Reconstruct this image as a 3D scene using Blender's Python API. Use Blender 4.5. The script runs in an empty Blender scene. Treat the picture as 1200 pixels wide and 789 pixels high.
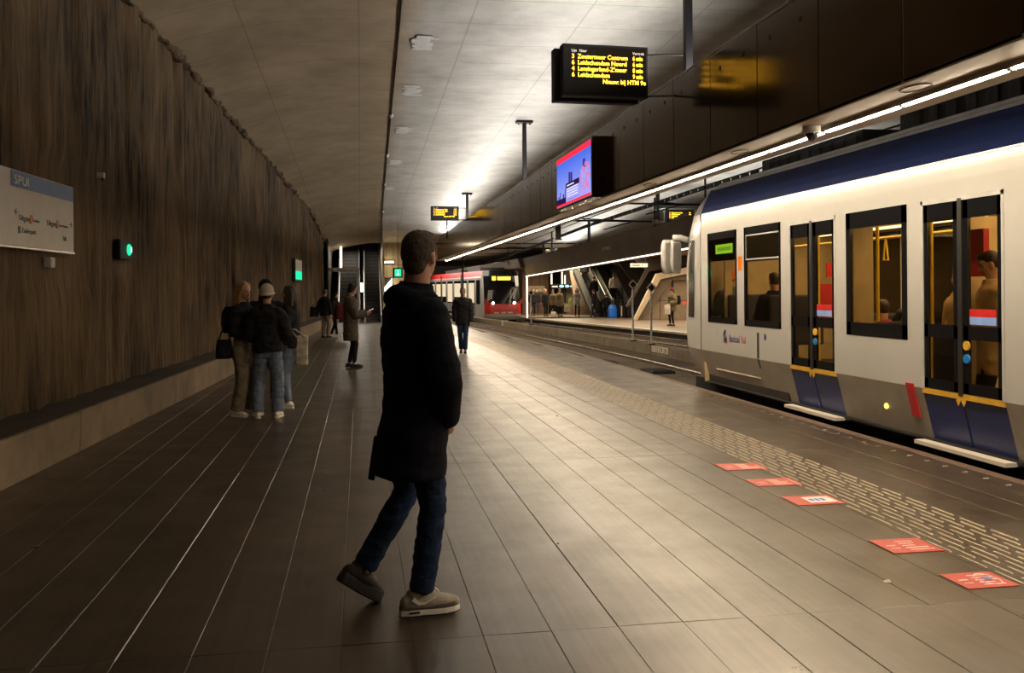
import bpy, math, random
from mathutils import Vector, Matrix, noise
random.seed(11)
PI = math.pi
scene = bpy.context.scene
COL = scene.collection
rad = math.radians

# ------------------------------------------------------------------ helpers
def lin(r, g, b):
    f = lambda c: (c/255/12.92) if c/255 <= .04045 else ((c/255+.055)/1.055)**2.4
    return (f(r), f(g), f(b))

MATS = {}
def mat(name, col, rough=.6, metal=0., var=.15, vs=6., vstretch=(1, 1, 1), bump=0., bs=30., emit=None, es=0., spec=.5, coat=0.):
    """principled material with procedural mottling and optional bump"""
    if name in MATS: return MATS[name]
    m = bpy.data.materials.new(name); m.use_nodes = True
    nt = m.node_tree; b = nt.nodes['Principled BSDF']
    b.inputs['Roughness'].default_value = rough; b.inputs['Metallic'].default_value = metal
    b.inputs['Specular IOR Level'].default_value = spec
    if coat: b.inputs['Coat Weight'].default_value = coat; b.inputs['Coat Roughness'].default_value = .08
    tc = nt.nodes.new('ShaderNodeTexCoord'); mp = nt.nodes.new('ShaderNodeMapping')
    mp.inputs['Scale'].default_value = vstretch
    nt.links.new(tc.outputs['Object'], mp.inputs['Vector'])
    n = nt.nodes.new('ShaderNodeTexNoise'); n.inputs['Scale'].default_value = vs; n.inputs['Detail'].default_value = 5
    nt.links.new(mp.outputs[0], n.inputs['Vector'])
    cr = nt.nodes.new('ShaderNodeValToRGB')
    cr.color_ramp.elements[0].position = .3; cr.color_ramp.elements[1].position = .7
    lo = [c*(1-var) for c in col]; hi = [min(1, c*(1+var)) for c in col]
    cr.color_ramp.elements[0].color = (*lo, 1); cr.color_ramp.elements[1].color = (*hi, 1)
    nt.links.new(n.outputs['Fac'], cr.inputs[0]); nt.links.new(cr.outputs[0], b.inputs['Base Color'])
    if bump:
        n2 = nt.nodes.new('ShaderNodeTexNoise'); n2.inputs['Scale'].default_value = bs; n2.inputs['Detail'].default_value = 4
        nt.links.new(mp.outputs[0], n2.inputs['Vector'])
        bp = nt.nodes.new('ShaderNodeBump'); bp.inputs['Strength'].default_value = bump; bp.inputs['Distance'].default_value = .02
        nt.links.new(n2.outputs['Fac'], bp.inputs['Height']); nt.links.new(bp.outputs[0], b.inputs['Normal'])
    if emit:
        b.inputs['Emission Color'].default_value = (*emit, 1); b.inputs['Emission Strength'].default_value = es
    MATS[name] = m
    return m

def glass(name, tint, gl=.12, rough=.03):
    m = bpy.data.materials.new(name); m.use_nodes = True; nt = m.node_tree
    nt.nodes.clear()
    o = nt.nodes.new('ShaderNodeOutputMaterial'); t = nt.nodes.new('ShaderNodeBsdfTransparent'); g = nt.nodes.new('ShaderNodeBsdfGlossy')
    t.inputs[0].default_value = (*tint, 1); g.inputs['Roughness'].default_value = rough
    fr = nt.nodes.new('ShaderNodeLayerWeight'); fr.inputs['Blend'].default_value = .5
    pw = nt.nodes.new('ShaderNodeMath'); pw.operation = 'POWER'; pw.inputs[1].default_value = 5.; nt.links.new(fr.outputs['Facing'], pw.inputs[0])
    ma = nt.nodes.new('ShaderNodeMath'); ma.operation = 'MULTIPLY_ADD'; ma.inputs[1].default_value = .9; ma.inputs[2].default_value = gl
    nt.links.new(pw.outputs[0], ma.inputs[0])
    mx = nt.nodes.new('ShaderNodeMixShader'); nt.links.new(ma.outputs[0], mx.inputs[0])
    nt.links.new(t.outputs[0], mx.inputs[1]); nt.links.new(g.outputs[0], mx.inputs[2]); nt.links.new(mx.outputs[0], o.inputs[0])
    MATS[name] = m
    return m

ROOTS = {}
def thing(name, label, cat, loc=(0, 0, 0), rz=0., group=None):
    o = bpy.data.objects.new(name, None); COL.objects.link(o)
    o.location = loc; o.rotation_euler = (0, 0, rz); o.empty_display_size = .1
    o['label'] = label; o['category'] = cat
    if group: o['group'] = group
    ROOTS[o.name] = (Matrix.Translation(loc) @ Matrix.Rotation(rz, 4, 'Z'))
    return o
def tag(o, label, cat, group=None):
    o['label'] = label; o['category'] = cat
    if group: o['group'] = group
    return o
def structure(o): o['kind'] = 'structure'; return o
def relabel(o, label): o['label'] = label; return o

def root_matrix(o):
    while o is not None:
        if o.name in ROOTS: return ROOTS[o.name]
        o = o.parent
    return Matrix.Identity(4)

class MB:
    def __init__(s): s.v = []; s.f = []
    def add(s, vs, fs):
        k = len(s.v); s.v += [tuple(v) for v in vs]; s.f += [tuple(i+k for i in f) for f in fs]; return s
    def box(s, x0, x1, y0, y1, z0, z1):
        v = [(x, y, z) for z in (z0, z1) for y in (y0, y1) for x in (x0, x1)]
        return s.add(v, [(0, 2, 3, 1), (4, 5, 7, 6), (0, 1, 5, 4), (2, 6, 7, 3), (0, 4, 6, 2), (1, 3, 7, 5)])
    def hexa(s, p):   # 8 points: bottom 4 then top 4 (loop order)
        return s.add(p, [(3, 2, 1, 0), (4, 5, 6, 7), (0, 1, 5, 4), (1, 2, 6, 5), (2, 3, 7, 6), (3, 0, 4, 7)])
    def prism(s, poly, d, axis='x', a=0.):   # polygon in the plane normal to axis, extruded from a to a+d
        n = len(poly)
        mk = {'x': lambda p, t: (t, p[0], p[1]), 'y': lambda p, t: (p[0], t, p[1]), 'z': lambda p, t: (p[0], p[1], t)}[axis]
        v = [mk(p, a) for p in poly]+[mk(p, a+d) for p in poly]
        f = [tuple(range(n))[::-1], tuple(range(n, 2*n))]+[(i, (i+1) % n, n+(i+1) % n, n+i) for i in range(n)]
        return s.add(v, f)
    def tube(s, pts, r, seg=10, cap=True, flat=(1, 1), up=None, dome=False):
        pts = [Vector(p) for p in pts]; n = len(pts)
        rs = list(r) if hasattr(r, '__len__') else [r]*n
        if dome:
            d0 = (pts[0]-pts[1]).normalized(); d1 = (pts[-1]-pts[-2]).normalized()
            a = [pts[0]+d0*rs[0]*math.sin(t) for t in (1.45, 1.0, .5)]; ra = [rs[0]*math.cos(t) for t in (1.45, 1.0, .5)]
            b = [pts[-1]+d1*rs[-1]*math.sin(t) for t in (.5, 1.0, 1.45)]; rb = [rs[-1]*math.cos(t) for t in (.5, 1.0, 1.45)]
            pts = a+pts+b; rs = ra+rs+rb; n = len(pts)
        k = len(s.v); ref = Vector(up) if up else None
        px = None
        for i in range(n):
            t = (pts[min(i+1, n-1)]-pts[max(i-1, 0)]).normalized()
            if ref is not None: u = (ref-t*ref.dot(t))
            elif px is not None: u = (px-t*px.dot(t))
            else:
                q = Vector((0, 0, 1)) if abs(t.z) < .9 else Vector((1, 0, 0)); u = q-t*q.dot(t)
            u.normalize(); w = t.cross(u); px = u
            for j in range(seg):
                a = 2*PI*j/seg
                s.v.append(tuple(pts[i]+u*math.cos(a)*rs[i]*flat[0]+w*math.sin(a)*rs[i]*flat[1]))
        for i in range(n-1):
            for j in range(seg):
                a = k+i*seg+j; b = k+i*seg+(j+1) % seg
                s.f.append((a, b, b+seg, a+seg))
        if cap: s.f.append(tuple(range(k, k+seg))[::-1]); s.f.append(tuple(range(k+(n-1)*seg, k+n*seg)))
        return s
    def ell(s, c, r, M=None, nu=16, nv=10):
        c = Vector(c); k = len(s.v); M = M or Matrix.Identity(3)
        for i in range(nv+1):
            a = PI*i/nv
            for j in range(nu):
                b = 2*PI*j/nu
                p = Vector((r[0]*math.sin(a)*math.cos(b), r[1]*math.sin(a)*math.sin(b), r[2]*math.cos(a)))
                s.v.append(tuple(c+M @ p))
        for i in range(nv):
            for j in range(nu):
                a = k+i*nu+j; b = k+i*nu+(j+1) % nu
                s.f.append((a, a+nu, b+nu, b))
        return s
    def loft(s, rings, seg=24, pw=2.3):   # rings: cx, cy, z, rx, ry, rot
        k = len(s.v)
        for (cx, cy, z, rx, ry, *ro) in rings:
            ro = ro[0] if ro else 0.
            for j in range(seg):
                a = 2*PI*j/seg; ca, sa = math.cos(a), math.sin(a)
                q = (abs(ca)**pw+abs(sa)**pw)**(-1/pw)
                x, y = rx*ca*q, ry*sa*q
                s.v.append((cx+x*math.cos(ro)-y*math.sin(ro), cy+x*math.sin(ro)+y*math.cos(ro), z))
        n = len(rings)
        for i in range(n-1):
            for j in range(seg):
                a = k+i*seg+j; b = k+i*seg+(j+1) % seg
                s.f.append((a, b, b+seg, a+seg))
        s.f.append(tuple(range(k, k+seg))[::-1]); s.f.append(tuple(range(k+(n-1)*seg, k+n*seg)))
        return s
    def cyl(s, p0, p1, r, seg=16): return s.tube([p0, p1], r, seg)
    def xf(s, M): s.v = [tuple(M @ Vector(v)) for v in s.v]; return s
    def build(s, name, m, parent=None, smooth=False, world=False, bevel=0., bseg=2):
        if world and parent is not None:
            inv = root_matrix(parent).inverted(); s.v = [tuple(inv @ Vector(v)) for v in s.v]
        me = bpy.data.meshes.new(name); me.from_pydata(s.v, [], s.f); me.update()
        return link(name, me, m, parent, smooth, bevel, bseg)
    def vox(s, name, m, size, parent=None, smooth_it=3, rough=0., rs=8., stretch=(1, 1, 1), seed=0, post=None):
        """union everything added into one continuous skin"""
        me = bpy.data.meshes.new(name); me.from_pydata(s.v, [], s.f); me.update()
        o = bpy.data.objects.new('tmp', me); COL.objects.link(o)
        r = o.modifiers.new('r', 'REMESH'); r.mode = 'VOXEL'; r.voxel_size = size; r.use_smooth_shade = True
        if smooth_it:
            sm = o.modifiers.new('s', 'SMOOTH'); sm.iterations = smooth_it; sm.factor = .5
        dg = bpy.context.evaluated_depsgraph_get(); dg.update()
        me2 = bpy.data.meshes.new_from_object(o.evaluated_get(dg))
        bpy.data.objects.remove(o); bpy.data.meshes.remove(me)
        me2.name = name
        if rough or post:
            ns = [v.normal.copy() for v in me2.vertices]
            for v, nn in zip(me2.vertices, ns):
                if rough:
                    p = Vector((v.co.x*stretch[0], v.co.y*stretch[1], v.co.z*stretch[2]))*rs+Vector((seed, seed*2, seed*3))
                    v.co += nn*(noise.noise(p)+.5*noise.noise(p*2.1))*rough
                if post: v.co = post(v.co)
        for p in me2.polygons: p.use_smooth = True
        return link(name, me2, m, parent, True)

def link(name, me, m, parent=None, smooth=False, bevel=0., bseg=2):
    o = bpy.data.objects.new(name, me); COL.objects.link(o)
    if m is not None:
        me.materials.clear(); me.materials.append(m)
    if smooth:
        for p in me.polygons: p.use_smooth = True
    if parent is not None: o.parent = parent
    if bevel:
        b = o.modifiers.new('bevel', 'BEVEL'); b.width = bevel; b.segments = bseg; b.limit_method = 'ANGLE'
    return o

_tc = {}
def text(name, s, size, m, origin, ux, uy, parent=None, align='LEFT', sx=1., depth=.0015, world=True, bold=0.):
    """lettering as mesh: origin, reading direction ux, up direction uy"""
    cu = bpy.data.curves.new('t', 'FONT'); cu.body = s; cu.size = size; cu.align_x = align; cu.extrude = depth; cu.offset = bold; cu.resolution_u = 2
    o = bpy.data.objects.new('t', cu); COL.objects.link(o)
    dg = bpy.context.evaluated_depsgraph_get(); dg.update()
    me = bpy.data.meshes.new_from_object(o.evaluated_get(dg)); bpy.data.objects.remove(o)
    ux = Vector(ux).normalized(); uy = Vector(uy).normalized(); uz = ux.cross(uy); og = Vector(origin)
    inv = root_matrix(parent).inverted() if (parent is not None and world) else Matrix.Identity(4)
    for v in me.vertices: v.co = inv @ (og+ux*v.co.x*sx+uy*v.co.y+uz*v.co.z)
    return link(name, me, m, parent)

def smoothstep(a, b, x):
    t = max(0, min(1, (x-a)/(b-a))); return t*t*(3-2*t)

# ------------------------------------------------------------------ materials
M_black = mat('black_metal', (.007, .006, .006), .55, .0, spec=.25)
M_dark = mat('dark_steel', (.03, .026, .022), .5, .5)
M_glossblack = mat('gloss_black', (.008, .008, .009), .12)
M_white = mat('tram_white', (.47, .45, .41), .28, var=.04, vs=2, coat=.3)
M_grey = mat('tram_grey', (.30, .26, .205), .42, var=.12, vs=3)
M_blue = mat('tram_blue', (.004, .011, .060), .6, var=.1, vs=3, spec=.08)
M_bluedoor = mat('door_blue', (.006, .020, .13), .4, var=.15)
M_gold = mat('door_gold', (.62, .34, .03), .4)
M_red = mat('signal_red', (.55, .02, .02), .4)
M_steel = mat('brushed_steel', (.55, .52, .47), .3, .9)
M_lightgrey = mat('light_grey_paint', (.45, .43, .40), .45)
M_cream = mat('cream_panel', (.50, .40, .24), .5, var=.08)
M_yellow = mat('yellow_pole', (.75, .50, .03), .35)
M_seat = mat('seat_fabric', (.03, .03, .045), .85)
M_rubber = mat('rubber', (.01, .01, .01), .8)
M_skin = mat('skin', (.50, .26, .17), .5, var=.06, vs=20)
M_skin_d = mat('skin_deep', (.20, .10, .065), .5, var=.06, vs=20)
M_navy = mat('navy_wool', (.0075, .008, .013), .9, var=.35, vs=25, bump=.5, bs=180, spec=.15)
M_jean_d = mat('dark_denim', (.012, .026, .062), .85, var=.4, vs=9, bump=.25, bs=120, spec=.2)
M_jean_l = mat('light_denim', (.12, .15, .20), .85, var=.3, vs=9, bump=.2, bs=100)
M_khaki = mat('khaki_cloth', (.18, .14, .085), .85, var=.2, vs=9)
M_blackcloth = mat('black_cloth', (.010, .009, .010), .85, var=.3, vs=15, spec=.2)
M_coat_brown = mat('brown_fleece', (.085, .062, .042), .95, var=.4, vs=60, bump=.5, bs=90)
M_olive = mat('olive_cloth', (.14, .11, .05), .85, var=.2)
M_beigecoat = mat('beige_coat', (.42, .27, .11), .85, var=.15)
M_greycloth = mat('grey_cloth', (.25, .23, .22), .85, var=.2)
M_creamcloth = mat('cream_cloth', (.50, .42, .33), .9, var=.15, bump=.4, bs=120)
M_redcloth = mat('dark_red_cloth', (.10, .008, .010), .85)
M_hair_bl = mat('blonde_hair', (.30, .16, .06), .5, var=.5, vs=60, vstretch=(3, 3, .3))
M_hair_br = mat('brown_hair', (.035, .018, .010), .55, var=.4, vs=60, vstretch=(2, 2, .4))
M_hair_bk = mat('black_hair', (.008, .006, .005), .5, var=.4, vs=50)
M_hair_man = mat('short_brown_hair', (.048, .024, .012), .7, var=.5, vs=70, bump=.5, bs=150)
M_shoe_w = mat('white_leather', (.80, .74, .64), .5, var=.08)
M_shoe_g = mat('grey_suede', (.34, .29, .23), .8, var=.15, vs=30)
M_shoe_d = mat('dark_shoe', (.018, .014, .012), .6)
M_eye = mat('eye_dark', (.02, .012, .008), .2)
M_lip = mat('lip', (.32, .11, .08), .5)
M_bluebag = mat('blue_plastic', (.01, .16, .75), .4)
M_orange = mat('orange_knit', (.75, .16, .02), .9)

def emis(name, col, st):
    m = bpy.data.materials.new(name); m.use_nodes = True; nt = m.node_tree; nt.nodes.clear()
    o = nt.nodes.new('ShaderNodeOutputMaterial'); e = nt.nodes.new('ShaderNodeEmission')
    tc = nt.nodes.new('ShaderNodeTexCoord'); n = nt.nodes.new('ShaderNodeTexNoise'); n.inputs['Scale'].default_value = 3.
    mr = nt.nodes.new('ShaderNodeMapRange'); mr.inputs[3].default_value = st*.92; mr.inputs[4].default_value = st*1.08
    nt.links.new(tc.outputs['Object'], n.inputs['Vector']); nt.links.new(n.outputs['Fac'], mr.inputs[0]); nt.links.new(mr.outputs[0], e.inputs[1])
    e.inputs[0].default_value = (*col, 1); nt.links.new(e.outputs[0], o.inputs[0]); MATS[name] = m
    return m
E_strip = emis('strip_light', (1, .83, .60), 165.)
E_up = emis('uplight', (1., .985, .95), 62.)
E_led = emis('led_line', (1, .86, .66), 4.)
E_amber = emis('amber_led', (1, .52, .035), 5.)
E_whiteled = emis('white_led', (1, .9, .75), 1.3)
E_green = emis('green_sign', (.02, .85, .38), 1.2)
E_greenw = emis('green_sign_white', (.6, 1, .85), 1.6)
E_lime = emis('lime_led', (.42, .9, .04), 1.1)
E_tramlamp = emis('tram_lamp', (1, .82, .50), 7.)
E_head = emis('headlamp', (1, .85, .65), 8.)
E_cyan = emis('cyan_sign', (.35, .95, 1.), 2.0)
E_spot = emis('warm_lamp', (1, .85, .6), 9.)

# floor slabs
def floor_mat():
    m = bpy.data.materials.new('slab_floor'); m.use_nodes = True; nt = m.node_tree; b = nt.nodes['Principled BSDF']
    N = nt.nodes.new; L = nt.links.new
    tc = N('ShaderNodeTexCoord')
    mp = N('ShaderNodeMapping'); mp.inputs['Scale'].default_value = (26, .7, 1); L(tc.outputs['Object'], mp.inputs[0])
    n1 = N('ShaderNodeTexNoise'); n1.inputs['Scale'].default_value = 1.; n1.inputs['Detail'].default_value = 6; n1.inputs['Roughness'].default_value = .6; L(mp.outputs[0], n1.inputs['Vector'])
    n2 = N('ShaderNodeTexNoise'); n2.inputs['Scale'].default_value = 1.1; n2.inputs['Detail'].default_value = 6; L(tc.outputs['Object'], n2.inputs['Vector'])
    mx = N('ShaderNodeMath'); mx.operation = 'MULTIPLY_ADD'; mx.inputs[1].default_value = .6; L(n1.outputs['Fac'], mx.inputs[0])
    m2 = N('ShaderNodeMath'); m2.operation = 'MULTIPLY'; m2.inputs[1].default_value = .4; L(n2.outputs['Fac'], m2.inputs[0]); L(m2.outputs[0], mx.inputs[2])
    cr = N('ShaderNodeValToRGB'); e = cr.color_ramp.elements
    e[0].position = .38; e[0].color = (.013, .0078, .0042, 1); e[1].position = .66; e[1].color = (.070, .045, .027, 1)
    L(mx.outputs[0], cr.inputs[0]); L(cr.outputs[0], b.inputs['Base Color'])
    n3 = N('ShaderNodeTexNoise'); n3.inputs['Scale'].default_value = 2.3; n3.inputs['Detail'].default_value = 8; n3.inputs['Roughness'].default_value = .65; L(tc.outputs['Object'], n3.inputs['Vector'])
    mr = N('ShaderNodeMapRange'); mr.inputs[1].default_value = .3; mr.inputs[2].default_value = .7; mr.inputs[3].default_value = .27; mr.inputs[4].default_value = .42
    L(n3.outputs['Fac'], mr.inputs[0]); L(mr.outputs[0], b.inputs['Roughness'])
    b.inputs['Specular IOR Level'].default_value = 1.
    b.inputs['IOR'].default_value = 1.6; b.inputs['Specular Tint'].default_value = (1, .88, .73, 1)
    n4 = N('ShaderNodeTexNoise'); n4.inputs['Scale'].default_value = 3.; n4.inputs['Detail'].default_value = 3
    mp2 = N('ShaderNodeMapping'); mp2.inputs['Scale'].default_value = (5, .8, 1); L(tc.outputs['Object'], mp2.inputs[0]); L(mp2.outputs[0], n4.inputs['Vector'])
    bp = N('ShaderNodeBump'); bp.inputs['Strength'].default_value = .15; bp.inputs['Distance'].default_value = .006
    L(n4.outputs['Fac'], bp.inputs['Height']); L(bp.outputs[0], b.inputs['Normal'])
    return m
M_floor = floor_mat()

def concrete(name, lo, hi, scale=(1, 1, 1), ns=3., rough=.85, bump=.3, bs=14., line=None, tone=None):
    m = bpy.data.materials.new(name); m.use_nodes = True; nt = m.node_tree; b = nt.nodes['Principled BSDF']
    N = nt.nodes.new; L = nt.links.new
    tc = N('ShaderNodeTexCoord'); mp = N('ShaderNodeMapping'); mp.inputs['Scale'].default_value = scale; L(tc.outputs['Object'], mp.inputs[0])
    n1 = N('ShaderNodeTexNoise'); n1.inputs['Scale'].default_value = ns; n1.inputs['Detail'].default_value = 9; n1.inputs['Roughness'].default_value = .62; L(mp.outputs[0], n1.inputs['Vector'])
    n2 = N('ShaderNodeTexNoise'); n2.inputs['Scale'].default_value = .5; n2.inputs['Detail'].default_value = 4; L(tc.outputs['Object'], n2.inputs['Vector'])
    ad = N('ShaderNodeMath'); ad.operation = 'ADD'; L(n1.outputs['Fac'], ad.inputs[0]); L(n2.outputs['Fac'], ad.inputs[1])
    ha = N('ShaderNodeMath'); ha.operation = 'MULTIPLY'; ha.inputs[1].default_value = .5; L(ad.outputs[0], ha.inputs[0])
    cr = N('ShaderNodeValToRGB'); e = cr.color_ramp.elements
    e[0].position = .36; e[0].color = (*lo, 1); e[1].position = .64; e[1].color = (*hi, 1)
    L(ha.outputs[0], cr.inputs[0]); out = cr.outputs[0]
    if line:   # formwork joints: (spacing x, spacing y, width)
        sx, sy, w = line
        sp = N('ShaderNodeSeparateXYZ'); L(tc.outputs['Object'], sp.inputs[0])
        acc = None
        for ax, s_ in (('X', sx), ('Y', sy)):
            dv = N('ShaderNodeMath'); dv.operation = 'DIVIDE'; dv.inputs[1].default_value = s_; L(sp.outputs[ax], dv.inputs[0])
            fr = N('ShaderNodeMath'); fr.operation = 'FRACT'; L(dv.outputs[0], fr.inputs[0])
            lt = N('ShaderNodeMath'); lt.operation = 'LESS_THAN'; lt.inputs[1].default_value = w/s_; L(fr.outputs[0], lt.inputs[0])
            if acc is None: acc = lt
            else:
                mm = N('ShaderNodeMath'); mm.operation = 'MAXIMUM'; L(acc.outputs[0], mm.inputs[0]); L(lt.outputs[0], mm.inputs[1]); acc = mm
        ml = N('ShaderNodeMath'); ml.operation = 'MULTIPLY'; ml.inputs[1].default_value = .35; L(acc.outputs[0], ml.inputs[0])
        mc = N('ShaderNodeMixRGB'); mc.inputs[2].default_value = (*[c*.4 for c in lo], 1); L(ml.outputs[0], mc.inputs[0]); L(out, mc.inputs[1]); out = mc.outputs[0]
    if tone:   # browner tint on one side of the seam at x = tone[0]
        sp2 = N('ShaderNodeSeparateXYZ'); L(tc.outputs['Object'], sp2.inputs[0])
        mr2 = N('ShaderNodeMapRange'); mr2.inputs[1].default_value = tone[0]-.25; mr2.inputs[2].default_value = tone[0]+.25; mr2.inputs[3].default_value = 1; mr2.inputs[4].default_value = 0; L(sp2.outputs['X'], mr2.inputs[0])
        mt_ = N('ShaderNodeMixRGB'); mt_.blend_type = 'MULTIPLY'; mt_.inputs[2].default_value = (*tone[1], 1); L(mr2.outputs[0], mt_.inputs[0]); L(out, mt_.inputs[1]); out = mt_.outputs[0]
    L(out, b.inputs['Base Color']); b.inputs['Roughness'].default_value = rough; b.inputs['Specular IOR Level'].default_value = .25
    n3 = N('ShaderNodeTexNoise'); n3.inputs['Scale'].default_value = bs; n3.inputs['Detail'].default_value = 6; L(mp.outputs[0], n3.inputs['Vector'])
    bp = N('ShaderNodeBump'); bp.inputs['Strength'].default_value = bump; bp.inputs['Distance'].default_value = .04
    L(n3.outputs['Fac'], bp.inputs['Height']); L(bp.outputs[0], b.inputs['Normal'])
    MATS[name] = m
    return m
M_wall = concrete('raw_concrete_wall', (.007, .004, .0015), (.185, .118, .055), scale=(3, 3, .30), ns=3.2, bump=1., bs=10., rough=.8)
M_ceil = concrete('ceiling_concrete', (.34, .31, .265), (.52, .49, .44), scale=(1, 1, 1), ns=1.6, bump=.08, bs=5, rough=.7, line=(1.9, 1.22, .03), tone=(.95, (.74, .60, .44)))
M_bench = concrete('ledge_concrete', (.15, .108, .066), (.29, .215, .14), ns=2.4, bump=.2)
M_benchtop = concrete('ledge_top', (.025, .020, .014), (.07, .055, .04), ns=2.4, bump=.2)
M_bed = concrete('track_bed', (.055, .042, .028), (.12, .09, .062), ns=3., bump=.3)
M_kerb = concrete('kerb_concrete', (.12, .095, .065), (.22, .175, .125), ns=3., bump=.2)
M_opp = concrete('far_concrete', (.20, .15, .10), (.36, .28, .20), ns=1.4, bump=.2)
M_rust = mat('brown_panel', (.16, .085, .040), .6, var=.2, vs=2)
M_bronze = mat('bronze_panel', (.060, .032, .0095), .15, .75, var=.2, vs=.8, bump=.05, bs=3)
M_beam2 = mat('far_beam_panel', (.085, .058, .036), .5, .2, var=.25, vs=1.2)
M_soffit = mat('soffit_panel', (.30, .22, .15), .5, .1, var=.12, vs=1.5)
M_coping = mat('red_brown_coping', (.14, .085, .058), .5, var=.2)
M_tact = mat('cream_rib', (.56, .47, .33), .55, var=.12, vs=12)
M_sticker = mat('red_sticker', (.52, .075, .050), .45, var=.12, vs=14)
M_stickw = mat('sticker_print', (.85, .62, .55), .5)
M_stickb = mat('sticker_blue_print', (.12, .20, .55), .5)
M_rail = mat('rail_steel', (.42, .34, .26), .25, .8)
M_signw = mat('sign_white', (.62, .55, .46), .4, var=.05)
M_signb = mat('sign_blue', (.07, .13, .27), .35, var=.08)
M_print = mat('sign_print', (.05, .045, .05), .5)
M_step = mat('escalator_step', (.045, .042, .04), .4, .6)
M_glassp = glass('tram_glass', (.62, .57, .48), .04)
M_balglass = glass('balustrade_glass', (.45, .5, .5), .10)

# ------------------------------------------------------------------ ways of the platform (X right, Y along it, Z up, metres)
H_EYE = 1.62
def bend(Y): return 0 if Y < 23 else -(.03*(Y-23)+.0013*(Y-23)**2)
def ceil_z(Y): return 6.7-.03*Y-smoothstep(38, 50.5, Y)*1.02 - max(0, Y-50.5)*.0
def wall_x(Y): return -3.38+.044*(Y-9.4)
def edge_x(Y): return 5.39+bend(Y)
def opp_x(Y): return 12.9 if Y < 24 else 12.07-.117*(Y-33.2) if Y > 29 else 12.9+(12.561-12.9)*smoothstep(24, 29, Y)

# floor slabs
mb = MB(); W = .3255; x0 = -.098
y_rows = [-4.27+4.27*i+.0 for i in range(0, 14)]
def slab(mb, xa, xb, ya, yb, g=.001, c=.002, tilt=.0011, dep=.03):
    c = random.choice((.0008, .001, .0012, .0018, .004))
    dz = [random.uniform(-tilt, tilt) for _ in range(3)]
    za = dz[0]+dz[1]; zb = dz[0]-dz[1]
    xa += g; xb -= g; ya += g; yb -= g
    P = [(xa, ya, -dep), (xb, ya, -dep), (xb, yb, -dep), (xa, yb, -dep), (xa, ya, za-c), (xb, ya, zb-c), (xb, yb, zb-c), (xa, yb, za-c),
         (xa+c, ya+c, za), (xb-c, ya+c, zb), (xb-c, yb-c, zb), (xa+c, yb-c, za)]
    mb.add(P, [(0, 1, 5, 4), (1, 2, 6, 5), (2, 3, 7, 6), (3, 0, 4, 7), (4, 5, 9, 8), (5, 6, 10, 9), (6, 7, 11, 10), (7, 4, 8, 11), (8, 9, 10, 11)])
for j in range(len(y_rows)-1):
    ya, yb = y_rows[j], y_rows[j+1]
    for i in range(-11, 17):
        xa, xb = x0+i*W, x0+(i+1)*W
        xw = wall_x((ya+yb)/2)+.2
        if xb < xw-.3: continue
        xe = edge_x(yb)-.12
        if xa > xe: continue
        slab(mb, xa, min(xb, xe), ya, yb)
fl = structure(mb.build('floor', M_floor))
mb = MB()
ys = [-5+2*i for i in range(36)]
for a, b in zip(ys[:-1], ys[1:]):
    mb.hexa([(wall_x(a)-.5, a, -1), (edge_x(a)-.02, a, -1), (edge_x(b)-.02, b, -1), (wall_x(b)-.5, b, -1), (wall_x(a)-.5, a, -.014), (edge_x(a)-.02, a, -.014), (edge_x(b)-.02, b, -.014), (wall_x(b)-.5, b, -.014)])
structure(mb.build('slab_joint_base', M_bed, fl))
mb = MB()
for i in range(48):
    a = -4+i*1.2; b = a+1.194
    mb.hexa([(edge_x(a)-.12, a, -.05), (edge_x(a), a, -.05), (edge_x(b), b, -.05), (edge_x(b)-.12, b, -.05), (edge_x(a)-.12, a, .002), (edge_x(a), a, .002), (edge_x(b), b, .002), (edge_x(b)-.12, b, .002)])
structure(mb.build('edge_coping', M_coping, fl, bevel=.004))
# cream ribs of the tactile strip
mb = MB()
NR = 10
for r in range(NR):
    xc = 3.52+r*(.575/(NR-1)); off = (r % 2)*.16+(r % 3)*.03
    y = 2.2+off
    while y < 45:
        xb_ = xc+bend(y)*.9
        dx = (bend(y+.26)-bend(y))*.9
        mb.hexa([(xb_-.0075, y, .0), (xb_+.0075, y, .0), (xb_+.0075+dx, y+.25, .0), (xb_-.0075+dx, y+.25, .0), (xb_-.005, y+.004, .006), (xb_+.005, y+.004, .006), (xb_+.005+dx, y+.246, .006), (xb_-.005+dx, y+.246, .006)])
        y += .32
structure(mb.build('tactile_strip', M_tact, fl))
mb = MB(); y = 5.6
while y < 14:
    mb.box(5.12, 5.17, y, y+.012, 0, .004); y += .27
structure(mb.build('edge_tick', M_tact, fl))

# track bed, kerb between the tracks, rails
mb = MB()
mb.box(4.2, 12.9, -6, 24, -.9, -.47)
for i in range(24, 90, 3):
    a, b = i, i+3
    mb.hexa([(edge_x(min(a, 70))-1.5, a, -.9), (opp_x(a)+.6, a, -.9), (opp_x(b)+.6, b, -.9), (edge_x(min(b, 70))-1.5, b, -.9), (edge_x(min(a, 70))-1.5, a, -.47), (opp_x(a)+.6, a, -.47), (opp_x(b)+.6, b, -.47), (edge_x(min(b, 70))-1.5, b, -.47)])
structure(mb.build('ground', M_bed))
mb = MB()
for a in range(-4, 70, 2):
    b = a+2
    for (xa, xb, z0, z1) in ((5.5, 7.9, -.5, -.36),):
        mb.hexa([(xa+bend(a), a, z0), (xb+bend(a), a, z0), (xb+bend(b), b, z0), (xa+bend(b), b, z0), (xa+bend(a), a, z1), (xb+bend(a), a, z1), (xb+bend(b), b, z1), (xa+bend(b), b, z1)])
structure(mb.build('trim_1', M_bed))
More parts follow.
